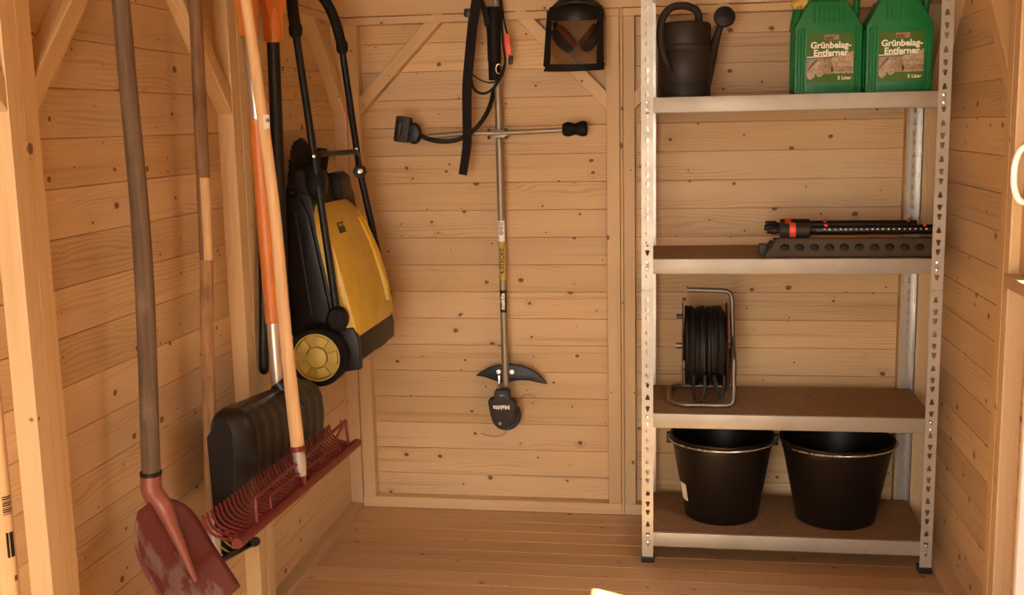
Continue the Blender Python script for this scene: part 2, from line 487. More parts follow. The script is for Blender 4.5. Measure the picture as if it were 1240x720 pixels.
# ------------------------------------------------------------------ the shed shell
XL, XR, YB = -1.056, 0.905, 0.428          # frame faces
DP = 0.044                                  # frame depth
PXL, PXR, PYB = XL - DP, XR + DP, YB + DP   # plank faces
PITCH, Z0, TOP, YF = 0.0985, 0.0255, 2.06, -4.60

ground = structure('ground_outside', G().box((-9, -12, -0.20), (9, 6, -0.10)), 'ground')
sky_blocker = structure('sky_blocker_outside', G().box((1.80, -5.0, -0.10), (1.84, 1.5, 1.85)), 'backing')  # unseen panel added beyond the window to cut sky light on the left wall
wall_back = structure('wall_back', G().box((PXL - 0.03, PYB + 0.020, -0.08), (PXR + 0.03, PYB + 0.03, TOP)), 'backing')
wall_left = structure('wall_left', G().box((PXL - 0.03, YF, -0.08), (PXL - 0.020, PYB + 0.03, TOP)), 'backing')
WY0, WY1, WZ0, WZ1 = -1.45, -0.75, 1.03, 1.806   # window opening in the right wall
g = G()
g.box((PXR + 0.02, WY1, -0.08), (PXR + 0.03, PYB + 0.03, TOP)); g.box((PXR + 0.02, YF, -0.08), (PXR + 0.03, WY0, TOP))
g.box((PXR + 0.02, WY0, -0.08), (PXR + 0.03, WY1, WZ0)); g.box((PXR + 0.02, WY0, WZ1), (PXR + 0.03, WY1, TOP))
wall_right = structure('wall_right', g, 'backing')
g = G()
DX0, DX1, DZ = -1.04, 0.24, 2.0
g.box((PXL - 0.03, YF - 0.05, -0.08), (DX0, YF, TOP)); g.box((DX1, YF - 0.05, -0.08), (PXR + 0.03, YF, TOP)); g.box((DX0, YF - 0.05, DZ), (DX1, YF, TOP))
wall_front = structure('wall_front', g, 'plank')
ceiling = structure('ceiling', G().box((PXL - 0.2, YF - 0.3, TOP), (PXR + 0.2, PYB + 0.2, TOP + 0.03)), 'plank')

# floor boards run across the shed
floor = structure('floor', G().box((PXL - 0.03, YF, -0.09), (PXR + 0.03, PYB + 0.03, -0.022)), 'backing')
fy, FP = 0.413, 0.0922
k = 0
y = fy + FP / 2
while y > YF + 0.05:
    board('floor_board', floor, (0.5 * (PXL + PXR), y, 0.0), (1, 0.0, 0), (0, 0, 1), PXR - PXL - 0.004, FP, 0.02, 'floor', 0.0011)
    y -= FP

def planks(wall, a, b, along, z_from, z_to, normal, face):
    """a..b along axis 'x' or 'y'; horizontal boards stacked from z_from to z_to"""
    i = 0
    while True:
        z = Z0 - PITCH / 2 + i * PITCH
        i += 1
        if z > z_to: break
        if z < z_from: continue
        L = b - a
        c = ((a + b) / 2, face, z) if along == 'x' else (face, (a + b) / 2, z)
        sgn = 1 if i % 2 else -1
        board('plank', wall, c, (sgn, 0, 0) if along == 'x' else (0, sgn, 0), normal, L, PITCH, 0.019, 'plank')

planks(wall_back, PXL, -0.0822, 'x', -0.1, TOP, (0, -1, 0), PYB)
planks(wall_back, -0.0818, PXR, 'x', -0.1, TOP, (0, -1, 0), PYB)
planks(wall_left, -0.538, PYB, 'y', -0.1, TOP, (1, 0, 0), PXL)
planks(wall_left, -1.544, -0.5384, 'y', -0.1, TOP, (1, 0, 0), PXL)
planks(wall_left, -2.545, -1.5444, 'y', -0.1, TOP, (1, 0, 0), PXL)
planks(wall_left, -3.545, -2.5454, 'y', -0.1, TOP, (1, 0, 0), PXL)
planks(wall_left, YF, -3.5454, 'y', -0.1, TOP, (1, 0, 0), PXL)
planks(wall_right, -0.575, PYB, 'y', -0.1, TOP, (-1, 0, 0), PXR)
planks(wall_right, WY1 + 0.002, -0.5754, 'y', -0.1, TOP, (-1, 0, 0), PXR)
planks(wall_right, WY0, WY1, 'y', -0.1, 0.98, (-1, 0, 0), PXR)
planks(wall_right, WY0, WY1, 'y', WZ1 + 0.03, TOP, (-1, 0, 0), PXR)
planks(wall_right, YF, WY0 - 0.001, 'y', -0.1, TOP, (-1, 0, 0), PXR)

def stud(wall, lo, hi, normal):
    """upright frame member between lo and hi, seen face = side the normal points to"""
    lo, hi = Vector(lo), Vector(hi); c = (lo + hi) / 2; n = Vector(normal)
    s = hi - lo
    t = abs(s.dot(n)); w = abs(s.dot(Vector((0, 0, 1)).cross(n)))
    board('stud', wall, c + n * t / 2, (0, 0, 1), n, s.z, w, t, 'stud', 0.0015)

def rail(wall, name, lo, hi, xdir, normal):
    lo, hi = Vector(lo), Vector(hi); c = (lo + hi) / 2; n = Vector(normal); s = hi - lo
    X = Vector(xdir)
    t = abs(s.dot(n)); w = abs(s.dot(X.cross(n)))
    board(name, wall, c + n * t / 2, X, n, abs(s.dot(X)), w, t, 'stud', 0.0015)

ZS = 1.765   # stud tops
SB = 0.042   # back sill height
# back wall frame
for x0, x1 in ((XL, -1.008), (-0.135, -0.088), (-0.076, -0.036), (0.858, XR)):
    stud(wall_back, (x0, YB, SB), (x1, PYB, ZS), (0, -1, 0))
stud(wall_back, (-0.0875, YB + 0.004, 0.0), (-0.0765, PYB, ZS + 0.03), (0, -1, 0))
for x0, x1 in ((PXL, -0.088), (-0.076, PXR)):
    rail(wall_back, 'top_rail', (x0, YB, ZS), (x1, PYB, ZS + 0.027), (1, 0, 0), (0, -1, 0))
    rail(wall_back, 'sill_beam', (x0, YB, 0.0), (x1, PYB, SB), (1, 0, 0), (0, -1, 0))
rail(wall_back, 'top_beam', (PXL, YB, ZS + 0.0285), (PXR, PYB, TOP - 0.002), (1, 0, 0), (0, -1, 0))

def brace(wall, a, b, normal, w=0.044, t=DP):
    """a, b: ends of the lower edge on the frame face; diagonal member"""
    a, b = Vector(a), Vector(b); n = Vector(normal)
    d = (b - a).normalized(); up = Vector((0, 0, 1)); side = (up - d * up.dot(d)).normalized()
    ex = d * 0.02
    c = (a + b) / 2 + side * w / 2
    board('brace', wall, c - n * 0.0015, d, n, (b - a).length + 0.0, w, t - 0.002, 'stud', 0.0015)
nb = (0, -1, 0)
brace(wall_back, (-1.012, YB, 1.452), (-0.69, YB, 1.782), nb)
brace(wall_back, (-0.131, YB, 1.452), (-0.455, YB, 1.782), nb)
brace(wall_back, (-0.038, YB, 1.452), (0.29, YB, 1.782), nb)
brace(wall_back, (0.860, YB, 1.452), (0.532, YB, 1.782), nb)

# left wall frame
nl = (1, 0, 0)
SL = 0.02
for y0, y1 in ((-1.59, -1.5455), (-1.5445, -1.497), (-0.594, -0.5415), (-0.5355, -0.482), (0.415, 0.4275), (-2.59, -2.5455), (-2.5445, -2.497), (-3.59, -3.5455), (-3.5445, -3.497)):
    stud(wall_left, (PXL, y0, SL), (XL, y1, ZS), nl)
stud(wall_left, (PXL, -0.541, SL), (XL - 0.004, -0.536, ZS), nl)
for y0, y1 in ((YF, -3.545), (-3.5445, -2.545), (-2.5445, -1.545), (-1.5445, -0.539), (-0.538, YB)):
    rail(wall_left, 'top_rail', (PXL, y0, ZS), (XL, y1, ZS + 0.027), (0, 1, 0), nl)
    rail(wall_left, 'sill_beam', (PXL, y0, 0.0), (XL, y1, SL), (0, 1, 0), nl)
rail(wall_left, 'top_beam', (PXL, YF, ZS + 0.0285), (XL, YB, TOP - 0.002), (0, 1, 0), nl)
for a, b in ((-1.499, -1.177), (-0.592, -0.914), (-0.484, -0.162), (0.417, 0.095), (-1.588, -1.910)):
    brace(wall_left, (XL, a, 1.452), (XL, b, 1.782), nl)

# right wall frame
nr = (-1, 0, 0)
SR = 0.03
for y0, y1 in ((-0.619, -0.5755), (-0.5745, -0.530), (0.385, 0.4275), (-1.56, -1.515)):
    stud(wall_right, (XR, y0, SR), (PXR, y1, ZS), nr)
for y0, y1 in ((YF, -0.575), (-0.5745, YB)):
    rail(wall_right, 'top_rail', (XR, y0, ZS), (PXR, y1, ZS + 0.027), (0, 1, 0), nr)
    rail(wall_right, 'sill_beam', (XR, y0, 0.0), (PXR, y1, SR), (0, 1, 0), nr)
rail(wall_right, 'top_beam', (XR, YF, ZS + 0.0285), (PXR, YB, TOP - 0.002), (0, 1, 0), nr)
for a, b in ((-0.532, -0.210), (0.387, 0.065)):
    brace(wall_right, (XR, a, 1.452), (XR, b, 1.782), nr)

# window in the right wall: frame, sill, sash, pane, pull handle
win = structure('window_1', G()
    .box((0.925, WY0 - 0.03, WZ0 - 0.03), (0.966, WY0, WZ1 + 0.03)).box((0.925, WY1, WZ0 - 0.03), (0.966, WY1 + 0.03, WZ1 + 0.03))
    .box((0.925, WY0, WZ1), (0.966, WY1, WZ1 + 0.03)).box((0.925, WY0, WZ0 - 0.03), (0.966, WY1, WZ0)), 'stud')
put('window_sill', G().box((0.893, WY0 - 0.03, 1.000), (0.924, -0.6195, 1.031), 0.002), 'stud', win)
put('pane', G().box((0.955, WY0 + 0.001, WZ0 + 0.001), (0.958, WY1 - 0.001, WZ1 - 0.001)), 'glass', win)
put('casing', G().box((0.928, WY1 + 0.031, 1.0311), (0.948, -0.6195, ZS - 0.001), 0.002), 'stud', win)
pull = thing('pull_handle', 'white plastic pull handle beside the post at the right edge', 'handle', (0.926, -0.69, 1.27))
put('grip', G().tube(rounded([(0.929, -0.672, 1.340), (0.905, -0.668, 1.335), (0.893, -0.664, 1.30), (0.893, -0.664, 1.245), (0.905, -0.668, 1.21), (0.929, -0.672, 1.205)], 0.02, 5), 0.0075, 10), 'cream', pull)
board_w = thing('white_board', 'narrow plain white board standing upright at the lower right edge below the window', 'board', (0.884, -0.935, 0))
put('sheet', G().box((0.8615, -0.945, 0.0), (0.9025, -0.925, 0.95), 0.002), 'cream', board_w)

# ------------------------------------------------------------------ metal shelf rack
RW, RD, RH = 0.897, 0.40, 1.80
LEVELS = [0.102, 0.497, 0.990, 1.483]
LABW = 0.036
rack = thing('shelf_rack', 'galvanised metal rack with four shelf levels against the back wall', 'shelf', (0.4485, 0.2, 0))

def keyhole(cx, cz, up):
    """teardrop: wide end and narrow end"""
    s = 1 if up else -1
    w0, w1, h = 0.0062, 0.0034, 0.0105
    pts = [(-w0, -0.0085), (w0, -0.0085), (w0, -0.0005), (w1, 0.003), (w1, 0.0085), (-w1, 0.0085), (-w1, 0.003), (-w0, -0.0005)]
    return [(cx + p[0], cz + s * p[1]) for p in pts]

def hole_rows(z0, z1, cx):
    out = []
    per = 0.105
    i = 0
    while i * per < RH + 0.2:
        for dz, up in ((0.025, True), (0.065, False), (0.093, False)):
            z = i * per + dz
            if z0 + 0.012 < z < z1 - 0.012: out.append(keyhole(cx, z, up))
        i += 1
    return out

def post(px, py, sx, sy, z0, z1, mat):
    """L-angle; px, py outer corner, sx/sy the directions the legs run"""
    T = 0.0018
    g = G()
    a = plate_geo([(0, z0), (LABW, z0), (LABW, z1), (0, z1)], hole_rows(z0, z1, LABW * 0.52), (px, py + sy * T / 2, 0), (sx, 0, 0), (0, 0, 1), T)
    b = plate_geo([(T, z0), (LABW, z0), (LABW, z1), (T, z1)], hole_rows(z0, z1, LABW * 0.52), (px + sx * T / 2, py, 0), (0, sy, 0), (0, 0, 1), T)
    g.add(a.v, a.f); g.add(b.v, b.f)
    return g
for (px, py, sx, sy, mat) in ((0, 0, 1, 1, 'galv'), (RW, 0, -1, 1, 'galv'), (0, RD, 1, -1, 'galv_dark'), (RW, RD, -1, -1, 'galv_dark')):
    put('post', post(px, py, sx, sy, 0.02, 0.893, mat), mat, rack)
    put('post', post(px, py, sx, sy, 0.8945, RH, mat), mat, rack)
    e = 0.0025
    put('foot', G().box((min(px - sx * e, px + sx * (LABW + e)), min(py - sy * e, py + sy * (LABW + e)), 0.0), (max(px - sx * e, px + sx * (LABW + e)), max(py - sy * e, py + sy * (LABW + e)), 0.0195), 0.001), 'black', rack)
for zt in LEVELS:
    zb = zt - 0.046
    for y0, y1, zu in ((0.002, 0.016, zt), (RD - 0.016, RD - 0.002, zt - 0.0087)):
        gb = G().box((0.0335, y0, zb), (RW - 0.0335, y1, zu), 0.0012)
        yy = y0 + 0.001 if y0 < 0.1 else y1 - 0.0035
        gb.box((0.0022, yy, zb + 0.004), (0.036, yy + 0.0025, zt - 0.010)); gb.box((RW - 0.036, yy, zb + 0.004), (RW - 0.0022, yy + 0.0025, zt - 0.010))
        put('beam', gb, 'beam', rack)
    for x0, x1 in ((0.002, 0.014), (RW - 0.014, RW - 0.002)):
        put('side_beam', G().box((x0, 0.036, zb), (x1, RD - 0.036, zt - 0.0087), 0.001), 'beam', rack)
    put('shelf_board', G().box((0.0025, 0.0165, zt - 0.0083), (RW - 0.0025, RD - 0.0025, zt - 0.0025)), 'hdf', rack)
    for zc in (zt - 0.012, zt - 0.034):
        for xc in (0.0185, RW - 0.0185):
            gr = G().lathe([(0.0052, 0), (0.0048, 0.002), (0.0, 0.003)], (xc, 0.0002, zc), (0, -1, 0), 10)
            put('rivet', gr, 'chrome', rack)
ZB = [z - 0.0024 for z in LEVELS]     # top of each shelf board

# ------------------------------------------------------------------ two black buckets
def bucket(x, y, rt, rb, zr, label, bail, tag_sticker=False):
    b = thing('bucket', label, 'bucket', (x, y, ZB[0]), 'buckets on the bottom shelf')
    z0 = ZB[0]; h = zr - z0
    g = G().lathe([(0, 0.004), (rb * 0.93, 0.004), (rb * 0.95, 0), (rb, 0.004), (rb + (rt - rb) * 0.86, h * 0.86), (rt - 0.004, h * 0.88), (rt - 0.002, h - 0.012), (rt + 0.004, h - 0.010), (rt + 0.005, h), (rt - 0.003, h),
                   (rt - 0.007, h - 0.02), (rb + 0.0, 0.01), (0, 0.009)], (x, y, z0), n=56)
    put('body', g, 'bucket', b, auto=50)
    for s in (-1, 1):
        a0 = bail[0] + (0 if s < 0 else math.pi)
        g = G().obox((x + (rt + 0.007) * math.cos(a0), y + (rt + 0.007) * math.sin(a0), zr - 0.018), (0.016, 0.028, 0.034), Matrix.Rotation(a0, 3, 'Z'), 0.003)
        put('ear', g, 'bucket', b)
    n = 28
    pts = []
    for k in range(n + 1):
        a = bail[0] + math.pi * k / n
        r = rt + 0.010
        pts.append((x + r * math.cos(a), y + r * math.sin(a), zr - 0.012 + bail[1] * math.sin(math.pi * k / n)))
    put('bail', G().tube(pts, 0.0032, 8), 'chrome', b)
    if tag_sticker:
        g = G(); a = math.radians(196)
        vs = []
        for k in range(5):
            t = a + k * 0.075
            for zz in (0.065, 0.125):
                r = rb + (rt - rb) * zz / h + 0.0012
                vs.append((x + r * math.cos(t), y + r * math.sin(t), z0 + zz))
        g.add(vs, [(2 * k, 2 * k + 2, 2 * k + 3, 2 * k + 1) for k in range(4)])
        put('sticker', g, 'white', b, 'small white sticker')
    return b
bucket(0.259, 0.203, 0.168, 0.120, 0.381, 'black bucket on the bottom shelf, left of the pair, bail along its front rim', (math.pi, 0.0), True)
bucket(0.630, 0.202, 0.180, 0.126, 0.376, 'black bucket on the bottom shelf, right of the pair and slightly wider', (math.radians(212), 0.004))

# ------------------------------------------------------------------ cable reel
reel = thing('cable_reel', 'black cable wound on a reel with a grey tube frame', 'cable reel', (0.19, 0.22, ZB[1]))
rz, ry = 0.673, 0.222
zf = ZB[1] + 0.008
put('frame', G().tube(rounded([(0.142, 0.215, 0.862), (0.286, 0.215, 0.858), (0.291, 0.215, 0.70), (0.290, 0.10, 0.66), (0.291, 0.098, zf), (0.118, 0.098, zf), (0.085, 0.14, zf), (0.085, 0.335, zf), (0.115, 0.36, zf), (0.285, 0.36, zf), (0.289, 0.25, zf + 0.16), (0.289, 0.222, rz)], 0.028, 5), 0.0078, 10), 'tube_steel', reel, auto=60)
for xf in (0.128, 0.271):
    d = put('flange', G().lathe([(0.0, -0.002), (0.143, -0.002), (0.146, 0), (0.143, 0.002), (0.0, 0.002)], (xf, ry, rz), (1, 0, 0), 40), 'disc', reel)
put('hub', G().lathe([(0.05, 0), (0.05, 0.14)], (0.129, ry, rz), (1, 0, 0), 20), 'black', reel)
put('axle', G().tube([(0.105, ry, rz), (0.298, ry, rz)], 0.010, 12), 'tube_steel', reel)
put('crank_peg', G().tube([(0.127, 0.12, 0.790), (0.108, 0.12, 0.790)], 0.007, 10), 'black', reel)
turns = []
n, wr = 20, 0.0055
g = G()
for layer in range(2):
    cnt = 11
    pts = []
    for k in range(cnt * 26 + 1):
        a = 2 * math.pi * k / 26
        f = k / (cnt * 26)
        x = 0.137 + (0.262 - 0.137) * f
        wob = 0.004 * math.sin(3.1 * f * 17 + layer) * (1 if layer else 0.5)
        r = 0.118 + layer * 0.0085 + wob * 0.6
        pts.append((x + 0.003 * math.sin(a * 0.5 + layer * 2 + f * 9), ry + r * math.cos(a), rz + r * math.sin(a)))
    g.tube(pts, 0.0062, 7)
g.lathe([(0.05, 0), (0.117, 0.0), (0.117, 0.127), (0.05, 0.127)], (0.1365, ry, rz), (1, 0, 0), 36)
put('wound_cable', g, 'cable', reel)
g = G().tube(spline([(0.163, 0.10, 0.60), (0.163, 0.085, 0.545), (0.172, 0.085, 0.522), (0.187, 0.088, 0.525), (0.197, 0.09, 0.55), (0.20, 0.10, 0.60)], 6), 0.0055, 8)
g.tube(spline([(0.228, 0.10, 0.60), (0.236, 0.085, 0.555), (0.250, 0.085, 0.53), (0.258, 0.09, 0.56), (0.26, 0.10, 0.60)], 6), 0.0055, 8)
put('loose_loop', g, 'cable', reel)

# ------------------------------------------------------------------ oscillating sprinklers
def sprinkler(x0, x1, y, z0, label, holes=True):
    sp = thing('sprinkler', label, 'sprinkler', ((x0 + x1) / 2, y, z0 - (0.0022 if holes else 0)), 'sprinklers on the third shelf')
    L = x1 - x0
    if holes:
        # sloped front face with round recesses
        t = math.radians(28)
        W = Vector((0, math.sin(t), math.cos(t))); hgt = 0.058
        outer = [(0.0, 0), (L, 0), (L, hgt), (0.040, hgt), (0.004, 0.006)]
        hl = [ell(0.061 + i * 0.0447, 0.030, 0.0145, 0.0125, 14) for i in range(int((L - 0.075) / 0.0447) + 1)]
        g = plate_geo(outer, hl, (x0, y, z0), (1, 0, 0), W, 0.004)
        g.box((x0 + 0.03, y + 0.029, z0 + 0.046), (x1, y + 0.085, z0 + 0.050)).box((x0, y + 0.004, z0), (x1, y + 0.10, z0 + 0.004))
        g.prism([(0.004, 0), (0.10, 0), (0.085, 0.05), (0.03, 0.05)], (x0 + 0.036, y, z0), (0, 1, 0), (0, 0, 1), 0.004)
        put('base', g, 'sprinkler_grey', sp)
        for h in hl:
            gc = G()
            cx = sum(p[0] for p in h) / len(h); cz = 0.030
            c = Vector((x0 + cx, y, z0)) + W * cz
            gc.lathe([(0.0145, 0.0), (0.011, 0.010), (0.0, 0.011)], c + Vector((0, 0.002, 0)), (0, math.cos(t), -math.sin(t)), 14, (1, 0.86), (1, 0, 0))
            put('recess', gc, 'darkgrey', sp)
        g = G()
        for q in range(3):
            g.tube([(x0 - 0.012 + q * 0.016, y + 0.018, z0 + 0.012 + 0.001 * q), (x0 + 0.022 + q * 0.016, y + 0.040, z0 + 0.046)], 0.004, 8)
        g.obox((x0 - 0.006, y + 0.02, z0 + 0.022), (0.022, 0.03, 0.034), None, 0.004)
        put('end_bracket', g, 'darkgrey', sp)
    else:
        put('base', G().box((x0 + 0.02, y + 0.01, z0), (x1, y + 0.09, z0 + 0.03), 0.006), 'darkgrey', sp)
    zc, yc = z0 + (0.076 if holes else 0.080), y + 0.058
    put('motor_housing', G().lathe([(0, 0), (0.020, 0.0), (0.0225, 0.003), (0.0225, 0.090), (0.019, 0.094), (0, 0.094)], (x0 + 0.048, yc, zc), (1, 0, 0), 24), 'darkgrey' if holes else 'black', sp)
    put('flow_ring', G().lathe([(0.0232, 0), (0.0240, 0.002), (0.0240, 0.017), (0.0232, 0.019)], (x0 + (0.077 if holes else 0.062), yc, zc), (1, 0, 0), 24), 'redorange', sp)
    put('hose_connector', G().lathe([(0, 0), (0.010, 0), (0.010, 0.012), (0.013, 0.014), (0.013, 0.030), (0.010, 0.032), (0.010, 0.038)], (x0 + 0.010, yc, zc), (1, 0, 0), 16).lathe([(0, 0), (0.0085, 0), (0.0085, 0.034), (0, 0.034)], (x0 + 0.001, yc + 0.004, zc + 0.008), (1, 0, 0), 14), 'black', sp)
    put('spray_bar', G().tube([(x0 + 0.142, yc, zc + 0.001), (x1 - 0.004, yc, zc + 0.001)], 0.0155, 16).obox(((x0 + 0.15 + x1) / 2, yc - 0.004, zc + 0.002), (L - 0.165, 0.030, 0.012), None, 0.003), 'black', sp)
    if holes:
        n = 20
        for i in range(n):
            xx = x0 + 0.182 + i * (L - 0.208) / (n - 1)
            gn = G().lathe([(0.0028, 0), (0.0022, 0.003), (0, 0.0032)], (xx, yc - 0.0185, zc + 0.004), (0, -1, 0.15), 8)
            put('nozzle', gn, 'white', sp)
    for xx in (x0 + 0.188, x1 - 0.030):
        g = G().lathe([(0.006, 0), (0.006, 0.006), (0.003, 0.009), (0, 0.009)], (xx, yc - 0.006, zc + 0.012), (0, -0.3, 1), 10)
        put('range_slider', g, 'redorange', sp)
    return sp
sprinkler(0.379, 0.890, 0.060, ZB[2] + 0.0022, 'black and grey sprinkler at the front of the shelf, round recesses along its base')
sprinkler(0.392, 0.868, 0.190, ZB[2], 'black sprinkler mostly hidden behind the front one', False)

# ------------------------------------------------------------------ watering can
can = thing('watering_can', 'dark brown plastic watering can with a round spout rose on the top shelf', 'watering can', (0.13, 0.2, ZB[3]))
zc = ZB[3]
put('body', G().lathe([(0, 0.004), (0.070, 0.004), (0.078, 0.0), (0.082, 0.004), (0.083, 0.010), (0.083, 0.040), (0.0815, 0.042), (0.0815, 0.044), (0.083, 0.046), (0.083, 0.148), (0.0815, 0.150), (0.0815, 0.152), (0.083, 0.154), (0.083, 0.166), (0.0815, 0.168), (0.083, 0.172), (0.083, 0.226), (0.078, 0.234), (0.055, 0.239), (0.050, 0.236), (0.048, 0.12), (0, 0.118)], (0.130, 0.2, zc), n=40, squash=(1, 0.9)), 'darkgrey', can, auto=40)
put('handle', G().tube(spline([(0.176, 0.185, zc + 0.222), (0.171, 0.17, zc + 0.262), (0.150, 0.158, zc + 0.279), (0.118, 0.146, zc + 0.284), (0.086, 0.135, zc + 0.276), (0.063, 0.125, zc + 0.246), (0.056, 0.118, zc + 0.195), (0.062, 0.117, zc + 0.145), (0.078, 0.122, zc + 0.105), (0.090, 0.134, zc + 0.083)], 6), [0.012] * 40 + [0.012 - 0.006 * k / 14 for k in range(15)], 12), 'darkgrey', can)
put('spout', G().tube(spline([(0.196, 0.225, zc + 0.045), (0.214, 0.24, zc + 0.12), (0.228, 0.25, zc + 0.18), (0.246, 0.25, zc + 0.235)], 6), [0.020 - 0.010 * k / 18 for k in range(19)], 14), 'darkgrey', can)
put('rose', G().lathe([(0.010, -0.040), (0.014, -0.028), (0.032, -0.004), (0.034, 0.0), (0.031, 0.005), (0, 0.009)], (0.255, 0.215, zc + 0.252), (0.05, -0.95, 0.15), 26), 'black', can)

# ------------------------------------------------------------------ green canisters
def canister(x0, x1, y0, z0, label, trigger=False):
    w = x1 - x0; dep = 0.135
    cn = thing('canister', label, 'canister', ((x0 + x1) / 2, y0 + dep / 2, z0), 'green canisters on the top shelf')
    sh, tp = 0.208, 0.278
    prof = [(0.006, 0), (w - 0.006, 0), (w, 0.008), (w, sh - 0.006), (w - 0.046, tp), (0.040, tp), (0, sh - 0.006), (0, 0.008)]
    g = G().prism(prof, (x0, y0 + dep, z0), (1, 0, 0), (0, 0, 1), dep, 0.012, 3)   # U x W = -y
    ribs = [(0.010, 0.014, 0.195), (0.019, 0.012, 0.2), (0.028, 0.012, 0.2), (w - 0.012, 0.014, 0.195), (w - 0.021, 0.012, 0.2)]
    for xr, za, zb in ribs:
        g.tube([(x0 + xr, y0 - 0.0003, z0 + za), (x0 + xr, y0 - 0.0003, z0 + zb)], 0.0030, 8)
    for i in range(7):
        xr = 0.058 + i * (w - 0.116) / 6
        g.tube([(x0 + xr, y0 - 0.0002, z0 + sh + 0.008), (x0 + xr, y0 - 0.0002, z0 + sh + 0.058)], 0.0022, 8)
    for i in range(10):
        xr = 0.046 + i * (w - 0.086) / 9
        g.tube([(x0 + xr, y0 - 0.0002, z0 + 0.013), (x0 + xr, y0 - 0.0002, z0 + 0.026)], 0.0018, 6)
    for k in range(4):
        yy = y0 + 0.028 + k * 0.026
        g.tube([(x0 - 0.0003, yy, z0 + 0.02), (x0 - 0.0003, yy, z0 + 0.19)], 0.003, 8)
    put('body', g, 'green', cn, auto=40)
    put('carrying_handle', G().tube(rounded([(x0 + w - 0.020, y0 + 0.075, z0 + sh - 0.012), (x0 + w - 0.009, y0 + 0.075, z0 + tp - 0.015), (x0 + w - 0.012, y0 + 0.075, z0 + tp + 0.045), (x0 + w * 0.5, y0 + 0.075, z0 + tp + 0.050)], 0.022, 5), 0.011, 12), 'green', cn)
    put('neck', G().lathe([(0.050, -0.004), (0.046, 0.02), (0.030, 0.038), (0.026, 0.050), (0.0, 0.050)], (x0 + w * 0.46, y0 + dep / 2, z0 + tp), n=24), 'green', cn)
    put('screw_cap', G().lathe([(0.0, 0.0), (0.029, 0.0), (0.029, 0.024), (0.026, 0.028), (0, 0.028)], (x0 + w * 0.46, y0 + dep / 2, z0 + tp + 0.050), n=24), 'yellow', cn)
    if trigger:
        put('filler_bulge', G().tube([(x0 + 0.012, y0 + 0.10, z0 + 0.20), (x0 + 0.020, y0 + 0.105, z0 + 0.262)], [0.020, 0.017], 14), 'green', cn)
        put('spray_trigger', G().tube([(x0 + 0.002, y0 + 0.105, z0 + 0.272), (x0 + 0.036, y0 + 0.105, z0 + 0.292)], [0.013, 0.016], 12).obox((x0 + 0.048, y0 + 0.105, z0 + 0.292), (0.05, 0.026, 0.034), Matrix.Rotation(-0.5, 3, 'Y'), 0.005), 'yellow', cn, 'yellow spray trigger')
    # label
    yl = y0 - 0.0012
    lx0, lx1, lz0, lz1 = x0 + 0.037, x1 - 0.026, z0 + 0.037, z0 + 0.182
    lw = lx1 - lx0
    lb = put('label', G().box((lx0, yl - 0.0006, lz0), (lx1, y0 + 0.0005, lz1)), 'label', cn, 'green product label')
    def flat(poly, mat, k):
        o = Vector((lx0, yl - 0.0007 - 0.0002 * k, lz0))
        put('print', G().add([o + Vector((p[0] * lw, 0, p[1] * (lz1 - lz0))) for p in poly], [tuple(range(len(poly)))]), mat, lb)
    flat([(0, 0.18), (1, 0.18), (1, 0.64), (0.85, 0.58), (0.7, 0.535), (0.5, 0.505), (0.3, 0.495), (0, 0.49)], 'beige', 0)
    flat([(0, 0.30), (0.34, 0.49), (0, 0.49)], 'mauve', 1)
    flat([(0.36, 0.18), (0.58, 0.2), (0.52, 0.505), (0.36, 0.50)], 'tan', 1)
    flat([(0.53, 0.22), (1, 0.22), (1, 0.33), (0.53, 0.33)], 'tan', 1)
    flat([(0.53, 0.41), (1, 0.42), (1, 0.435), (0.53, 0.425)], 'tan', 2)
    flat([(0.0, 0.26), (0.03, 0.25), (0.24, 0.46), (0.19, 0.47)], 'brownprint', 3)
    flat([(0.22, 0.26), (0.30, 0.33), (0.40, 0.31), (0.38, 0.17), (0.26, 0.16)], 'tan', 2)
    flat(ell(0.09, 0.15, 0.085, 0.085, 14), 'beige', 4)
    flat(ell(0.28, 0.19, 0.075, 0.07, 14), 'beige', 4)
    flat([(0.0, 0.515), (0.3, 0.52), (0.5, 0.53), (0.62, 0.545), (0.5, 0.545), (0.3, 0.537), (0, 0.535)], 'white', 4)
    flat([(0.37, 0.87), (0.68, 0.87), (0.68, 0.97), (0.37, 0.97)], 'tan', 1)
    flat([(0.38, 0.878), (0.56, 0.878), (0.56, 0.935), (0.38, 0.935)], 'brownprint', 2)
    lh = lz1 - lz0
    put('lettering', text_geo('Grünbelag-\nEntferner', 0.0265, (lx0 + lw * 0.51, yl - 0.0012, lz0 + lh * 0.705), (1, 0, 0), (0, 0, 1), 0.0002, 0.0008, 'CENTER', 0.86), 'white', lb)
    put('lettering', text_geo('5 Liter', 0.0150, (lx1 - 0.005, yl - 0.0012, lz0 + lh * 0.055), (1, 0, 0), (0, 0, 1), 0.0002, 0.0003, 'RIGHT'), 'white', lb)
    return cn
canister(0.460, 0.660, 0.10, ZB[3], 'green five litre canister left of its twin, with a yellow spray trigger at its shoulder', True)
canister(0.669, 0.862, 0.095, ZB[3], 'green five litre canister right of its twin, next to the rack post')

# ------------------------------------------------------------------ brushcutter on the back wall
bc = thing('brushcutter', 'upside-down brushcutter with a metal tube hanging on the back wall', 'brushcutter', (-0.505, 0.395, 0.39))
def PX(z): return -0.500 - 0.0022 * (z - 0.475) / 0.5      # tube axis
ty = 0.397
put('tube', G().tube([(PX(0.44), ty, 0.44), (PX(1.95), ty, 1.95)], 0.0125, 16), 'pole', bc)
put('engine', G().obox((PX(1.98), ty - 0.02, 2.00), (0.16, 0.07, 0.10), None, 0.015), 'darkgrey', bc)
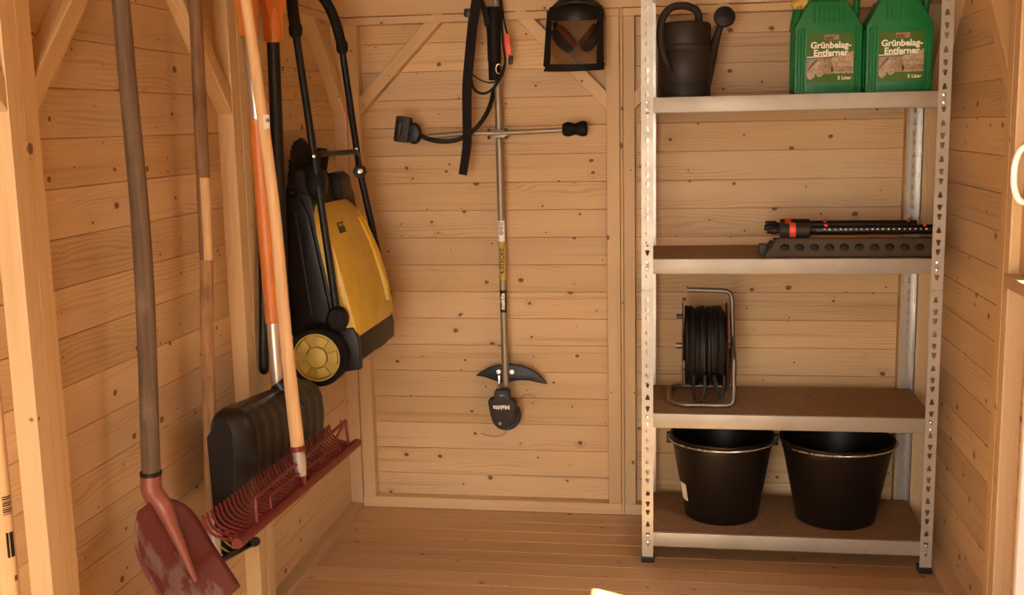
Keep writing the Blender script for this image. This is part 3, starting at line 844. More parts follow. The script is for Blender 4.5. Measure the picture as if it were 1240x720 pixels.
# stickers on the tube: bands of the tube's front half
def band(z0, z1, mat, name='sticker', parent=bc, half=1.15, r=0.0128):
    vs = []; n = 8
    for k in range(n + 1):
        a = -math.pi / 2 - half + 2 * half * k / n
        for z in (z0, z1): vs.append((PX(z) + r * math.cos(a), ty + r * math.sin(a), z))
    return put(name, G().add(vs, [(2 * k, 2 * k + 2, 2 * k + 3, 2 * k + 1) for k in range(n)], True), mat, parent, auto=0)
b1 = band(1.005, 1.078, 'white')
for i, zz in enumerate((1.068, 1.052, 1.036)):
    g = plate_geo(ell(0, 0, 0.0066, 0.0066, 14), [ell(0, 0, 0.0038, 0.0038, 10)], (PX(zz), ty - 0.0137, zz), (1, 0, 0), (0, 0, 1), 0.0004)
    put('pictogram', g, 'black', b1)
b2 = band(0.868, 1.003, 'yellowprint')
put('lettering', text_geo('4-STROKE', 0.0205, (PX(0.936) + 0.0072, ty - 0.0131, 0.936), (0, 0, 1), (-1, 0, 0), 0.0002, 0.0006, 'CENTER'), 'black', b2)
b3 = band(0.752, 0.832, 'black')
put('lettering', text_geo('makita', 0.0220, (PX(0.792) + 0.0060, ty - 0.0131, 0.792), (0, 0, 1), (-1, 0, 0), 0.0002, 0.0007, 'CENTER'), 'white', b3)
# crossbar handle
hb = 0.372
put('clamp', G().obox((PX(1.380), ty - 0.008, 1.380), (0.072, 0.044, 0.030), None, 0.005), 'tube_steel', bc)
for dx in (-0.030, 0.030):
    for dz in (-0.013, 0.013):
        put('screw', G().lathe([(0.0055, 0), (0.0055, 0.005), (0, 0.006)], (PX(1.38) + dx, ty - 0.030, 1.380 + dz), (0, -1, 0), 10), 'black', bc)
put('handlebar', G().tube(rounded([(-0.800, hb - 0.01, 1.372), (-0.60, hb - 0.004, 1.384), (PX(1.38), hb, 1.382), (-0.27, hb, 1.389), (-0.20, hb, 1.392)], 0.06, 5), 0.0088, 12), 'pole', bc)
put('hand_grip', G().lathe([(0.0, -0.046), (0.019, -0.043), (0.0255, -0.033), (0.0265, -0.020), (0.0215, -0.006), (0.0195, 0.0), (0.0215, 0.006), (0.0275, 0.020), (0.0285, 0.030), (0.0235, 0.040), (0.0, 0.043)], (-0.236, hb - 0.001, 1.391), (1, 0, 0.02), 22, (1, 0.95)), 'blacksoft', bc)
R = Matrix.Rotation(math.radians(9), 3, 'Y')
th = put('throttle_grip', G().obox((-0.833, hb - 0.022, 1.402), (0.052, 0.05, 0.088), R, 0.008), 'darkgrey', bc)
put('grip_base', G().lathe([(0, -0.02), (0.026, -0.018), (0.034, 0), (0.034, 0.012), (0.026, 0.026), (0, 0.028)], (-0.797, hb - 0.008, 1.387), (0, -1, 0), 22, (0.8, 1.1)), 'black', bc)
put('trigger', G().obox((-0.842, hb - 0.050, 1.405), (0.020, 0.012, 0.05), R, 0.004), 'black', th)
put('cable_conduit', G().tube(spline([(-0.788, hb - 0.02, 1.388), (-0.74, hb - 0.03, 1.366), (-0.685, hb - 0.032, 1.358), (-0.63, hb - 0.030, 1.366), (-0.585, hb - 0.026, 1.392), (-0.552, hb - 0.01, 1.432), (-0.531, hb + 0.018, 1.480), (-0.520, hb + 0.042, 1.535)], 6), 0.0078, 10), 'cable', bc)
put('foam_sleeve', G().lathe([(0.020, 1.562), (0.0215, 1.570), (0.0215, 1.622), (0.0235, 1.626), (0.0235, 1.70), (0.0275, 1.76), (0.0295, 1.800), (0.026, 1.806), (0.012, 1.806)], (-0.5125, ty - 0.012, 0), (0, 0, 1), 22), 'blacksoft', bc)
put('ring_clip', G().tube([(PX(1.6) + 0.012 + 0.010 * math.cos(2 * math.pi * k / 16), ty - 0.042, 1.598 + 0.016 * math.sin(2 * math.pi * k / 16)) for k in range(16)], 0.0022, 6, closed=True), 'chrome', bc)
cy = ty - 0.045
put('control_cable', G().tube(spline([(-0.475, cy, 1.60), (-0.485, cy, 1.570), (-0.515, cy - 0.004, 1.532), (-0.545, cy - 0.004, 1.517), (-0.575, cy - 0.002, 1.528), (-0.588, cy, 1.560), (-0.590, cy + 0.005, 1.61), (-0.578, cy + 0.01, 1.70)], 6), 0.0046, 8), 'cable', bc)
put('control_cable', G().tube(spline([(-0.472, cy, 1.615), (-0.495, cy - 0.004, 1.565), (-0.520, cy - 0.004, 1.553), (-0.555, cy - 0.003, 1.562), (-0.584, cy, 1.582)], 6), 0.0026, 7), 'cable', bc)
put('control_cable', G().tube(spline([(-0.487, cy + 0.02, 1.95), (-0.478, cy + 0.01, 1.80), (-0.466, cy, 1.735), (-0.459, cy, 1.71)], 6), 0.0032, 7), 'cable', bc)
put('pull_cord', G().tube(spline([(-0.497, cy + 0.01, 1.95), (-0.480, cy - 0.005, 1.78), (-0.474, cy - 0.01, 1.68), (-0.470, cy, 1.62), (-0.478, cy, 1.585)], 6), 0.0040, 8), 'cable', bc)
put('red_tag', G().obox((-0.4595, cy, 1.678), (0.020, 0.012, 0.070), Matrix.Rotation(math.radians(-6), 3, 'Y'), 0.004), 'redorange', bc, 'red plastic tag on the cable')
put('tag_tip', G().obox((-0.451, cy + 0.001, 1.626), (0.015, 0.012, 0.030), Matrix.Rotation(math.radians(8), 3, 'Y'), 0.004), 'black', bc)
# guard and cutting head
gy = 0.388
outline = [(-0.609, 0.518), (-0.590, 0.531), (-0.563, 0.546), (-0.535, 0.555), (-0.497, 0.560), (-0.455, 0.558), (-0.414, 0.546), (-0.385, 0.528), (-0.364, 0.508), (-0.350, 0.490), (-0.380, 0.495), (-0.415, 0.503), (-0.450, 0.503), (-0.480, 0.499), (-0.497, 0.490), (-0.525, 0.496), (-0.548, 0.504), (-0.575, 0.513)]
put('guard', G().prism([(p[0], p[1]) for p in outline], (0, gy + 0.030, 0), (1, 0, 0), (0, 0, 1), 0.022, 0.003), 'black', bc)
for dx in (-0.024, 0.024):
    put('bolt', G().lathe([(0.0085, 0), (0.0085, 0.004), (0.005, 0.004), (0.005, 0.007), (0, 0.0075)], (PX(0.54) + dx, gy - 0.0145 + 0.022, 0.535), (0, -1, 0), 12), 'chrome', bc)
put('bracket', G().obox((PX(0.5) - 0.022, ty - 0.010, 0.503), (0.008, 0.012, 0.04), None, 0.001), 'chrome', bc)
put('spool', G().lathe([(0, -0.05), (0.036, -0.045), (0.052, -0.025), (0.054, 0.0), (0.050, 0.006), (0.040, 0.008), (0.037, 0.014), (0, 0.014)], (-0.498, 0.380, 0.378), (0.12, -0.95, 0.25), 32), 'black', bc)
gh = [(-0.026, 0.114), (-0.019, 0.122), (0.019, 0.122), (0.028, 0.114), (0.030, 0.090), (0.046, 0.080), (0.050, 0.066), (0.046, 0.030), (0.034, -0.002), (0.012, -0.016), (-0.016, -0.014), (-0.034, 0.004), (-0.042, 0.030), (-0.050, 0.078), (-0.046, 0.086), (-0.028, 0.090)]
gb = put('gear_case', G().prism([(p[0], p[1]) for p in gh], (-0.505, 0.372, 0.362), (1, 0, 0), (0, 0, 1), 0.045, 0.006, 3), 'darkgrey', bc)
put('lettering', text_geo('Makita', 0.0225, (-0.506, 0.326, 0.428), (-1, 0, -0.06), (0.06, 0, -1), 0.0002, 0.0006, 'CENTER'), 'white', gb)
put('mark', text_geo('mak', 0.011, (-0.503, 0.326, 0.467), (-1, 0, 0), (0, 0, -1), 0.0002, 0.0003, 'CENTER'), 'tube_steel', gb)
put('screw', G().lathe([(0.006, 0), (0.006, 0.003), (0, 0.0035)], (-0.512, 0.3265, 0.362), (0, -1, 0), 10), 'tube_steel', bc)
put('trimmer_line', G().tube(spline([(-0.492, 0.36, 0.332), (-0.505, 0.36, 0.312), (-0.54, 0.37, 0.301), (-0.57, 0.375, 0.304), (-0.592, 0.38, 0.309)], 6), 0.0013, 6), 'tube_steel', bc)
put('trimmer_line', G().tube(spline([(-0.458, 0.38, 0.425), (-0.43, 0.38, 0.454), (-0.40, 0.38, 0.452), (-0.385, 0.38, 0.440)], 6), 0.0013, 6), 'tube_steel', bc)
put('wall_hook', G().tube(rounded([(PX(1.9) - 0.03, YB, 1.93), (PX(1.9) - 0.03, 0.36, 1.93), (PX(1.9) - 0.03, 0.36, 1.955)], 0.012), 0.004, 8), 'tube_steel', bc)

# ------------------------------------------------------------------ harness strap
st = thing('harness_strap', 'black webbing harness strap hanging left of the brushcutter tube', 'strap', (-0.60, 0.345, 1.24))
def ribbon(path, w, t, y, wd=None):
    pts = spline(path, 6); L = []
    for i, p in enumerate(pts):
        a = pts[max(i - 1, 0)]; b = pts[min(i + 1, len(pts) - 1)]
        d = (b - a).normalized(); nrm = Vector((0, -1, 0)); s = d.cross(nrm).normalized()
        hw = (w if wd is None else wd[0] + (wd[1] - wd[0]) * i / (len(pts) - 1)) / 2
        L.append([p - s * hw - nrm * t / 2, p + s * hw - nrm * t / 2, p + s * hw + nrm * t / 2, p - s * hw + nrm * t / 2])
    return G().loft(L)
put('webbing', ribbon([(-0.545, 0.315, 1.95), (-0.556, 0.316, 1.83), (-0.572, 0.318, 1.745), (-0.586, 0.318, 1.64), (-0.597, 0.316, 1.54), (-0.600, 0.316, 1.45), (-0.602, 0.318, 1.36), (-0.611, 0.322, 1.30), (-0.622, 0.325, 1.243)], 0.036, 0.004, 0, (0.036, 0.029)), 'strap', st)
put('webbing', ribbon([(-0.558, 0.335, 1.86), (-0.545, 0.335, 1.82), (-0.532, 0.336, 1.785), (-0.525, 0.336, 1.74)], 0.020, 0.003, 0), 'strap', st)
put('buckle', G().obox((-0.588, 0.312, 1.783), (0.024, 0.016, 0.028), None, 0.006), 'black', st)

# ------------------------------------------------------------------ visor helmet with ear muffs
hm = thing('visor_helmet', 'black mesh visor with ear muffs behind it, hanging on the back wall', 'helmet', (-0.225, 0.33, 1.59))
def rr(pts, t0, y):
    pass
vy = 0.272
def bow(x, z):     # the visor curves round the face
    return vy + 0.035 * ((x + 0.228) / 0.1) ** 2
def vgrid(xl_t, xr_t, xl_b, xr_b, zt, zb, nx=12, nz=6):
    rows = []
    for i in range(nz + 1):
        f = i / nz; z = zt + (zb - zt) * f
        a = xl_t + (xl_b - xl_t) * f; b = xr_t + (xr_b - xr_t) * f
        rows.append([(a + (b - a) * k / nx, bow(a + (b - a) * k / nx, z), z - 0.004 * math.cos((k / nx - .5) * 3.1)) for k in range(nx + 1)])
    return rows
put('visor_mesh', G().sheet(vgrid(-0.306, -0.145, -0.318, -0.152, 1.752, 1.607), 0.0015), 'mesh', hm)
rim = rounded([(-0.312, bow(-0.312, 0), 1.775), (-0.316, bow(-0.316, 0), 1.70), (-0.330, bow(-0.33, 0), 1.590)], 0.02)
put('visor_rim', G().sheet(vgrid(-0.322, -0.130, -0.333, -0.134, 1.607, 1.583, 14, 2), 0.006), 'blacksoft', hm)
put('side_frame', G().sheet(vgrid(-0.318, -0.304, -0.333, -0.312, 1.760, 1.600, 2, 6), 0.007), 'blacksoft', hm)
put('side_frame', G().sheet(vgrid(-0.147, -0.134, -0.156, -0.134, 1.756, 1.600, 2, 6), 0.007), 'blacksoft', hm)
put('brow_guard', G().sheet(vgrid(-0.316, -0.133, -0.318, -0.135, 1.778, 1.747, 14, 2), 0.010), 'black', hm)
prof = []
for k in range(9):
    t = k / 8 * math.pi / 2
    prof.append((0.104 * math.cos(t) ** 0.8 if k < 8 else 0.0, 0.075 * math.sin(t)))
put('helmet_shell', G().lathe([(0.108, 0.0)] + prof, (-0.224, 0.338, 1.752), (0, -0.15, 1), 32, (0.92, 0.86)), 'black', hm)
put('peak', G().sheet([[(-0.310 + 0.175 * k / 10, 0.300 - 0.050 * math.sin(math.pi * k / 10) * f, 1.788 + 0.022 * math.sin(math.pi * k / 10) - 0.012 * f) for k in range(11)] for f in (0.0, 0.5, 1.0)], 0.004), 'black', hm)
for s, cx in ((-1, -0.272), (1, -0.176)):
    ax = Vector((s * 0.72, 0.10, -0.60)).normalized()
    mc = Vector((cx, 0.352, 1.688))
    e1 = ax.cross(Vector((0, 1, 0))).normalized(); e2 = ax.cross(e1)
    cup = put('ear_muff', G().lathe([(0, 0.026), (0.026, 0.024), (0.039, 0.014), (0.042, 0.0), (0.040, -0.012), (0, -0.014)], mc, ax, 28, (1.18, 0.88), tuple(e1)), 'black', hm)
    put('cushion', G().tube([mc - ax * 0.018 + 0.030 * (math.cos(2 * math.pi * k / 20) * e1 * 1.2 + math.sin(2 * math.pi * k / 20) * e2 * 0.85) for k in range(20)], 0.0100, 8, closed=True), 'cushion', cup, 'dull red cushion ring')
    put('ear_muff_arm', G().tube([mc + ax * 0.02, mc + ax * 0.02 + Vector((s * 0.012, 0, 0.07))], 0.009, 8), 'black', hm)
put('wall_peg', G().tube([(-0.223, YB, 1.80), (-0.223, 0.36, 1.80)], 0.006, 8), 'tube_steel', hm)

# ------------------------------------------------------------------ tool rail high on the left wall
rl = thing('tool_rail', 'wooden tool rail with steel hooks high on the left wall', 'rail', (XL, -1.0, 1.84))
put('strip', G().box((XL + 0.0005, -2.1, 1.86), (XL + 0.020, 0.30, 1.91), 0.002), 'stud', rl)
def hook(x, y, z=1.885):
    put('hook', G().tube(rounded([(XL + 0.02, y, z), (x + 0.03, y, z), (x + 0.03, y, z + 0.03)], 0.012), 0.004, 8), 'tube_steel', rl)

def loop_hook(x, y):
    put('hook', G().tube(rounded([(XL + 0.010, y, 1.8595), (XL + 0.010, y, 1.80), (x + 0.035, y, 1.80), (x + 0.035, y, 1.825)], 0.012), 0.004, 8), 'tube_steel', rl)

def rod(path, r, n=14): return G().tube(path, r, n)

# ------------------------------------------------------------------ red shovel (nearest tool)
sv = thing('shovel', 'worn red steel shovel with a crooked grey-brown handle, nearest of the hanging tools', 'shovel', (-1.0, -1.28, 0.37))
hp = spline([(-1.005, -1.258, 1.85), (-1.003, -1.257, 1.678), (-1.0, -1.257, 1.48), (-0.998, -1.253, 1.28), (-0.998, -1.255, 1.10), (-1.0, -1.262, 0.94), (-1.0, -1.272, 0.83), (-1.0, -1.286, 0.66)], 6)
put('handle', rod(hp, [0.0168 + 0.003 * min(1, k / 24) for k in range(len(hp))], 16), 'handle_old', sv, auto=0)
D = Vector((0.42, 0.06, -0.9)).normalized()       # down the blade
Uy = Vector((0.20, 0.98, 0)).normalized(); Uy = (Uy - D * Uy.dot(D)).normalized()
Nn = Uy.cross(D).normalized()
if Nn.x < 0: Nn = -Nn
S0 = Vector((-0.994, -1.320, 0.637))
put('socket', G().tube(spline([Vector((-1.0, -1.285, 0.690)), Vector((-0.998, -1.288, 0.652)), S0 + D * 0.022 + Uy * 0.025 + Nn * 0.010, S0 + D * 0.065 + Uy * 0.022 + Nn * 0.007, S0 + D * 0.13 + Uy * 0.018 + Nn * 0.003, S0 + D * 0.20 + Uy * 0.012 - Nn * 0.003], 5), [0.0225 - 0.0165 * max(0, (k - 7) / 18) for k in range(26)], 16), 'socketred', sv, auto=0)
put('collar', G().tube([(-1.0, -1.285, 0.696), (-1.0, -1.285, 0.688)], 0.0232, 16), 'black', sv)
grid = []
NV, NU = 16, 14
for i in range(NV + 1):
    v = i / NV
    hw = 0.106 if v > 0.40 else 0.106 * math.sqrt(max(0.0, 1 - ((0.40 - v) / 0.40) ** 2.2)) * 1.0
    hw = max(hw, 0.034)
    if v > 0.5: hw += 0.006 * (v - 0.5)
    row = []
    for k in range(NU + 1):
        u = (k / NU * 2 - 1) * hw
        w = 0.010 * (abs(u) / 0.106) ** 2.4 - 0.006 * math.sin(math.pi * min(1, v * 1.1))
        vv = v * 0.277
        row.append(S0 + Uy * u + D * vv + Nn * w)
    grid.append(row)
put('blade', G().sheet(grid, 0.003), 'shovelred', sv, 'red blade with bare scratched patches', auto=0)
hook(-1.005, -1.285); hook(-1.005, -1.225)

# ------------------------------------------------------------------ black garden rake with two-tone handle
hr = thing('garden_rake', 'old black-tined rake with a spliced grey and tan handle behind the red shovel', 'rake', (-1.03, -0.9, 0.33))
hx = -1.032
put('handle', rod([(hx, -0.832, 1.85), (hx, -0.838, 1.73), (hx, -0.856, 1.32), (hx, -0.868, 1.10)], [0.0155, 0.0155, 0.0165, 0.0165]), 'handle_grey', hr, auto=0)
put('lower_handle', rod(spline([(hx, -0.868, 1.101), (hx, -0.890, 0.94), (hx, -0.905, 0.78), (hx, -0.921, 0.62), (hx, -0.930, 0.45)], 5), 0.0160), 'handle_mid', hr, 'tan lower half of the handle', auto=0)
put('splice', G().tube([(hx + 0.007, -0.864, 1.30), (hx + 0.007, -0.874, 1.10)], 0.0125, 12), 'handle_new', hr, 'pale orange splice strip')
put('ferrule', rod([(hx, -0.929, 0.46), (hx + 0.004, -0.936, 0.355)], [0.0168, 0.0142]), 'ferrule', hr)
put('head_bar', G().tube([(-1.030, -1.060, 0.368), (-1.030, -0.935, 0.344), (-1.030, -0.690, 0.300)], 0.0085, 8), 'black', hr)
for k in range(10):
    f = k / 9
    y0 = -1.055 + f * 0.36; z0 = 0.368 - f * 0.067
    put('tine', G().tube(spline([(-1.030, y0, z0), (-1.052, y0, z0 + 0.012), (-1.072, y0 - 0.002, z0 + 0.034), (-1.082, y0 - 0.003, z0 + 0.072)], 4), [0.0058] * 9 + [0.005, 0.0045, 0.004, 0.003], 7), 'black', hr)
put('bar_end', G().tube([(-1.005, -0.735, 0.322), (-1.030, -0.690, 0.300)], 0.013, 10), 'black', hr)
hook(hx, -0.862); hook(hx, -0.802)

# ------------------------------------------------------------------ D-grip builder
def d_grip(parent, top, axis, width_dir, mat):
    """orange D handle: socket, two arms and a crossbar"""
    t = Vector(top); a = Vector(axis).normalized(); w = Vector(width_dir).normalized(); w = (w - a * w.dot(a)).normalized()
    n = a.cross(w)
    outer = [(-0.021, -0.085), (0.021, -0.085), (0.023, -0.02), (0.040, 0.035), (0.056, 0.085), (0.056, 0.115), (0.045, 0.130), (-0.045, 0.130), (-0.056, 0.115), (-0.056, 0.085), (-0.040, 0.035), (-0.023, -0.02)]
    hole = [(-0.008, 0.022), (0.008, 0.022), (0.034, 0.080), (0.036, 0.098), (-0.036, 0.098), (-0.034, 0.080)]
    g = plate_geo(outer, [hole], t - n * 0.0, w, a, 0.030)
    sock = G().tube([t - a * 0.087, t - a * 0.03, t + a * 0.005], [0.0225, 0.0225, 0.019], 18)
    put('d_grip', g, mat, parent, 'orange D-shaped grip')
    put('grip_socket', sock, mat, parent)
    put('crossbar', G().tube([t + a * 0.114 - w * 0.05, t + a * 0.114 + w * 0.05], 0.0165, 14), mat, parent)

# ------------------------------------------------------------------ snow shovel
sn = thing('snow_shovel', 'black snow shovel with orange grip and aluminium shaft, under the red rake', 'snow shovel', (-0.95, -0.66, 0.43))
sx = -0.962
shaft = [(sx - 0.012, -0.655, 1.66), (sx - 0.006, -0.648, 1.42), (sx, -0.632, 0.90), (sx + 0.004, -0.632, 0.68)]
put('shaft', rod(shaft, 0.0175, 16), 'alu', sn, auto=0)
put('orange_sleeve', rod([(sx - 0.0065, -0.649, 1.440), (sx - 0.004, -0.642, 1.2), (sx, -0.632, 0.900)], 0.0205, 18), 'orange', sn, 'orange sleeve round the shaft')
d_grip(sn, (sx - 0.014, -0.657, 1.735), (-0.03, -0.02, 1), (0.25, 1, 0), 'orange')
# scoop: ribbed convex back towards the room
def scoop_prof(f):
    return [(-0.995, 0.690), (-0.985, 0.715), (-0.968, 0.726), (-0.935, 0.722), (-0.912, 0.708), (-0.900, 0.680), (-0.897, 0.63), (-0.902, 0.56), (-0.915, 0.48), (-0.925, 0.42)]
ys = []
y0s, y1s = -0.995, -0.425
nR = 9
for k in range(nR * 4 + 1):
    f = k / (nR * 4)
    ys.append((y0s + (y1s - y0s) * f, f, 0.5 - 0.5 * math.cos(2 * math.pi * f * nR)))
grid = []
for y, f, ridge in ys:
    edge = min(f, 1 - f)
    e = 1 - max(0, 1 - edge / 0.06) ** 2
    row = []
    for (px, pz) in scoop_prof(f):
        cx, cz = -0.985, 0.60
        s = 1.0 + 0.035 * ridge * (1 if px > -0.93 else 0.4)
        q = 0.55 + 0.45 * e
        row.append((cx + (px - cx) * s * q, y, (cz + (pz - cz) * (0.86 + 0.14 * e) if pz > 0.6 else pz) - (f - 0.5) * 0.055))
    grid.append(row)
put('scoop', G().sheet(grid, 0.005), 'scoop', sn, 'black ribbed plastic scoop', auto=50)
put('shaft_socket', G().tube([(sx + 0.004, -0.632, 0.735), (sx + 0.03, -0.632, 0.70), (sx + 0.065, -0.634, 0.66)], [0.024, 0.027, 0.020], 16), 'scoop', sn)
for yy, row in ((y0s + 0.006, grid[0]), (y1s - 0.006, grid[-1])):
    pts = [Vector((p[0], yy, p[2])) for p in row] + [Vector((-1.000, yy, row[-1][2] + 0.01)), Vector((-1.005, yy, row[0][2] - 0.02))]
    n = len(pts)
    put('end_wall', G().loft([[p + Vector((0, -0.002, 0)) for p in pts], [p + Vector((0, 0.002, 0)) for p in pts]]), 'scoop', sn)
put('wear_strip', G().tube([(-0.925, -0.99, 0.448), (-0.925, -0.43, 0.394)], 0.006, 8), 'alu', sn)
loop_hook(sx - 0.014, -0.657)

# ------------------------------------------------------------------ garden spade with black shaft
sp = thing('digging_tool', 'black-shafted tool with an orange D grip, crossing behind the pale rake handle', 'garden tool', (-1.02, -0.40, 0.75))
put('shaft', rod([(-0.985, -0.456, 1.70), (-1.005, -0.420, 1.22), (-1.026, -0.384, 0.745)], 0.0175, 16), 'black', sp, auto=0)
d_grip(sp, (-0.983, -0.457, 1.735), (0.03, -0.06, 1), (0.55, 1, 0), 'orange')
br = thing('hanging_bar', 'black round-ended bar hanging behind the orange sleeve beside the post', 'bar', (-1.032, -0.53, 0.74))
put('bar', G().tube([(-1.034, -0.466, 1.30), (-1.034, -0.475, 1.223), (-1.034, -0.513, 0.926), (-1.034, -0.535, 0.755), (-1.034, -0.5355, 0.742), (-1.034, -0.536, 0.735)], [0.011, 0.012, 0.013, 0.014, 0.012, 0.006], 12), 'black', br)
put('hanger', G().tube([(-1.034, -0.466, 1.29), (-1.06, -0.466, 1.31), (-1.0995, -0.466, 1.31)], 0.004, 8), 'tube_steel', br)

# ------------------------------------------------------------------ wide red rake
rk = thing('wide_rake', 'wide red steel rake with a pale wooden handle, in front of the snow shovel', 'rake', (-0.82, -0.92, 0.5))
put('handle', rod(spline([(-0.890, -0.920, 1.85), (-0.871, -0.920, 1.70), (-0.832, -0.921, 1.25), (-0.820, -0.921, 0.935), (-0.803, -0.923, 0.640)], 5), [0.0125 + 0.0045 * (k / 20) ** 1.5 for k in range(21)], 18), 'handle_new', rk, auto=0)
put('sticker', G().obox((-0.8455 + 0.0105, -0.9275, 1.430), (0.003, 0.014, 0.034), Matrix.Rotation(math.radians(-25), 3, 'Z')), 'white', rk, 'small white sticker')
put('lettering', text_geo('LB', 0.010, (-0.8332, -0.9285, 1.431), (0.42, 0.9, 0), (0, 0, 1), 0.001, 0.0004), 'black', rk)
put('ferrule', rod([(-0.803, -0.923, 0.645), (-0.799, -0.924, 0.600), (-0.797, -0.924, 0.575)], [0.0165, 0.0150, 0.0125], 16), 'ferrule', rk, 'worn pale ferrule')
put('collar', rod([(-0.8035, -0.923, 0.650), (-0.8025, -0.923, 0.637)], 0.0192, 16), 'red', rk)
put('tang', rod([(-0.797, -0.924, 0.582), (-0.798, -0.910, 0.545)], [0.011, 0.008], 12), 'red', rk)
A, B = Vector((-0.800, -1.315, 0.556)), Vector((-0.800, -0.453, 0.516))
put('head_tube', G().tube([A, B], 0.0125, 16), 'red', rk)
for e, d in ((A, -1), (B, 1)):
    put('tube_cap', G().tube([e + Vector((0, d * 0.0002, 0)), e + Vector((0, d * 0.006, 0))], 0.0118, 14), 'darkred', rk)
NT = 40
for k in range(NT):
    f = (k + 0.4) / (NT - 0.2)
    p = A.lerp(B, f)
    put('tine', G().tube(rounded([p + Vector((0.012, 0, -0.004)), p + Vector((-0.036, 0, 0.005)), p + Vector((-0.060, 0, 0.013)), p + Vector((-0.073, 0, 0.030)), p + Vector((-0.078, -0.001, 0.054))], 0.010, 3), 0.0034, 6), 'red', rk)
put('cross_rod', G().tube(rounded([(-0.800, -1.21, 0.562), (-0.800, -1.21, 0.618), (-0.805, -0.90, 0.605), (-0.808, -0.520, 0.602), (-0.804, -0.520, 0.530)], 0.006, 3), 0.0042, 8), 'red', rk)
put('inner_rod', G().tube(rounded([(-0.800, -1.12, 0.556), (-0.803, -1.12, 0.590), (-0.800, -0.93, 0.582), (-0.803, -0.60, 0.556), (-0.802, -0.60, 0.528)], 0.006, 3), 0.0034, 8), 'red', rk)
put('link_rod', G().tube([(-0.808, -0.520, 0.602), (-0.835, -0.545, 0.548)], 0.0042, 8), 'red', rk)
hook(-0.90, -0.945); hook(-0.90, -0.895)

# ------------------------------------------------------------------ pale handle at the left edge
lh = thing('broomstick', 'pale wooden broomstick with barcode stickers at the left edge of the picture', 'broomstick', (-0.928, -1.90, 0))
lx, ly = -0.9275, -1.90
put('handle', G().tube([(lx, ly, 0.0), (lx, ly, 1.87)], 0.0150, 20), 'handle_new', lh, auto=0)
def half_band(z0, z1, mat, name, a0=-1.25, a1=0.35, r=0.0153):
    vs = []; n = 6
    for k in range(n + 1):
        a = a0 + (a1 - a0) * k / n
        for z in (z0, z1): vs.append((lx + r * math.cos(a), ly + r * math.sin(a), z))
    return put(name, G().add(vs, [(2 * k, 2 * k + 2, 2 * k + 3, 2 * k + 1) for k in range(n)], True), mat, lh, auto=0)
for i in range(9):
    z = 0.832 + i * 0.0034
    half_band(z, z + (0.0022 if i % 3 else 0.0012), 'black', 'barcode_line', -0.9, 0.05, 0.0155)
for z0, z1 in ((0.762, 0.803), ):
    half_band(z0, z1, 'black', 'printed_block', -0.85, -0.62, 0.0155)
    half_band(z0, z1, 'black', 'printed_block', -0.50, -0.05, 0.0155)
half_band(0.722, 0.731, 'brownprint', 'printed_mark', -0.4, 0.0, 0.0155)
hook(lx, ly - 0.02)

# ------------------------------------------------------------------ push sweeper hanging by its handle
sw = thing('push_sweeper', 'black and yellow push sweeper hanging by its handle in the back left corner', 'sweeper', (-0.93, -0.08, 0.66))
prof = [(-1.045, 0.80), (-1.050, 1.20), (-1.030, 1.262), (-0.975, 1.262), (-0.957, 1.19), (-0.900, 0.83), (-0.846, 0.812), (-0.836, 0.76), (-0.838, 0.712), (-0.875, 0.690), (-0.95, 0.70), (-1.01, 0.73)]
put('chassis', G().prism(prof, (0, 0.150, 0), (1, 0, 0), (0, 0, 1), 0.430, 0.008, 2), 'chassis', sw)
put('rear_skirt', G().prism([(-0.905, 0.815), (-0.842, 0.826), (-0.826, 0.79), (-0.822, 0.700), (-0.880, 0.690)], (0, -0.282, 0), (1, 0, 0), (0, 0, 1), 0.030, 0.004), 'black', sw)
put('side_panel', G().prism([(-1.035, 0.83), (-1.040, 1.18), (-0.99, 1.21), (-0.965, 1.15), (-0.910, 0.84)], (0, -0.281, 0), (1, 0, 0), (0, 0, 1), 0.014, 0.004), 'black', sw)
put('rib', G().tube([(-1.005, -0.297, 1.17), (-0.970, -0.297, 0.86)], 0.0045, 8), 'darkgrey', sw)
def ip(z, tab):
    tab = sorted(tab)
    if z <= tab[0][0]: return tab[0][1]
    for (a, fa), (b, fb) in zip(tab, tab[1:]):
        if z <= b: return fa + (fb - fa) * (z - a) / (b - a)
    return tab[-1][1]
HO = [(0.790, -0.836), (0.815, -0.830), (1.045, -0.885), (1.16, -0.920), (1.187, -0.940)]
HI = [(0.79, -0.888), (0.821, -0.889), (1.176, -0.955), (1.187, -0.955)]
HN = [(0.79, -0.296), (0.83, -0.300), (1.10, -0.300), (1.16, -0.285), (1.187, -0.255)]
HF = [(0.79, 0.120), (0.83, 0.138), (1.0, 0.118), (1.10, 0.085), (1.165, 0.048), (1.187, 0.020)]
secs = []
for z in (1.187, 1.178, 1.16, 1.10, 1.045, 0.95, 0.87, 0.83, 0.805, 0.792):
    xo, xi, ya, yb = ip(z, HO), ip(z, HI), ip(z, HN), ip(z, HF)
    c = 0.010
    secs.append([Vector(p) for p in ((xi, ya, z), (xo - c, ya, z), (xo - c * 0.3, ya + c * 0.3, z), (xo, ya + c, z), (xo, yb - c * 2, z), (xo - c * 0.6, yb - c * 0.6, z), (xo - c * 2, yb, z), (xi, yb, z))])
put('hopper', G().loft(secs, True), 'yellow', sw, 'yellow dirt hopper', auto=40)
rid = [(ip(z, HO) + 0.001, ip(z, HF) - 0.045 - 0.02 * (z < 0.9), z) for z in (1.13, 1.05, 0.97, 0.90, 0.845)]
put('hopper_ridge', G().tube(rid, [0.004, 0.008, 0.012, 0.015, 0.010], 10), 'yellow', sw)
rid = [(ip(z, HO), ip(z, HF) - 0.011, z) for z in (1.15, 1.10, 1.0, 0.9, 0.805)]
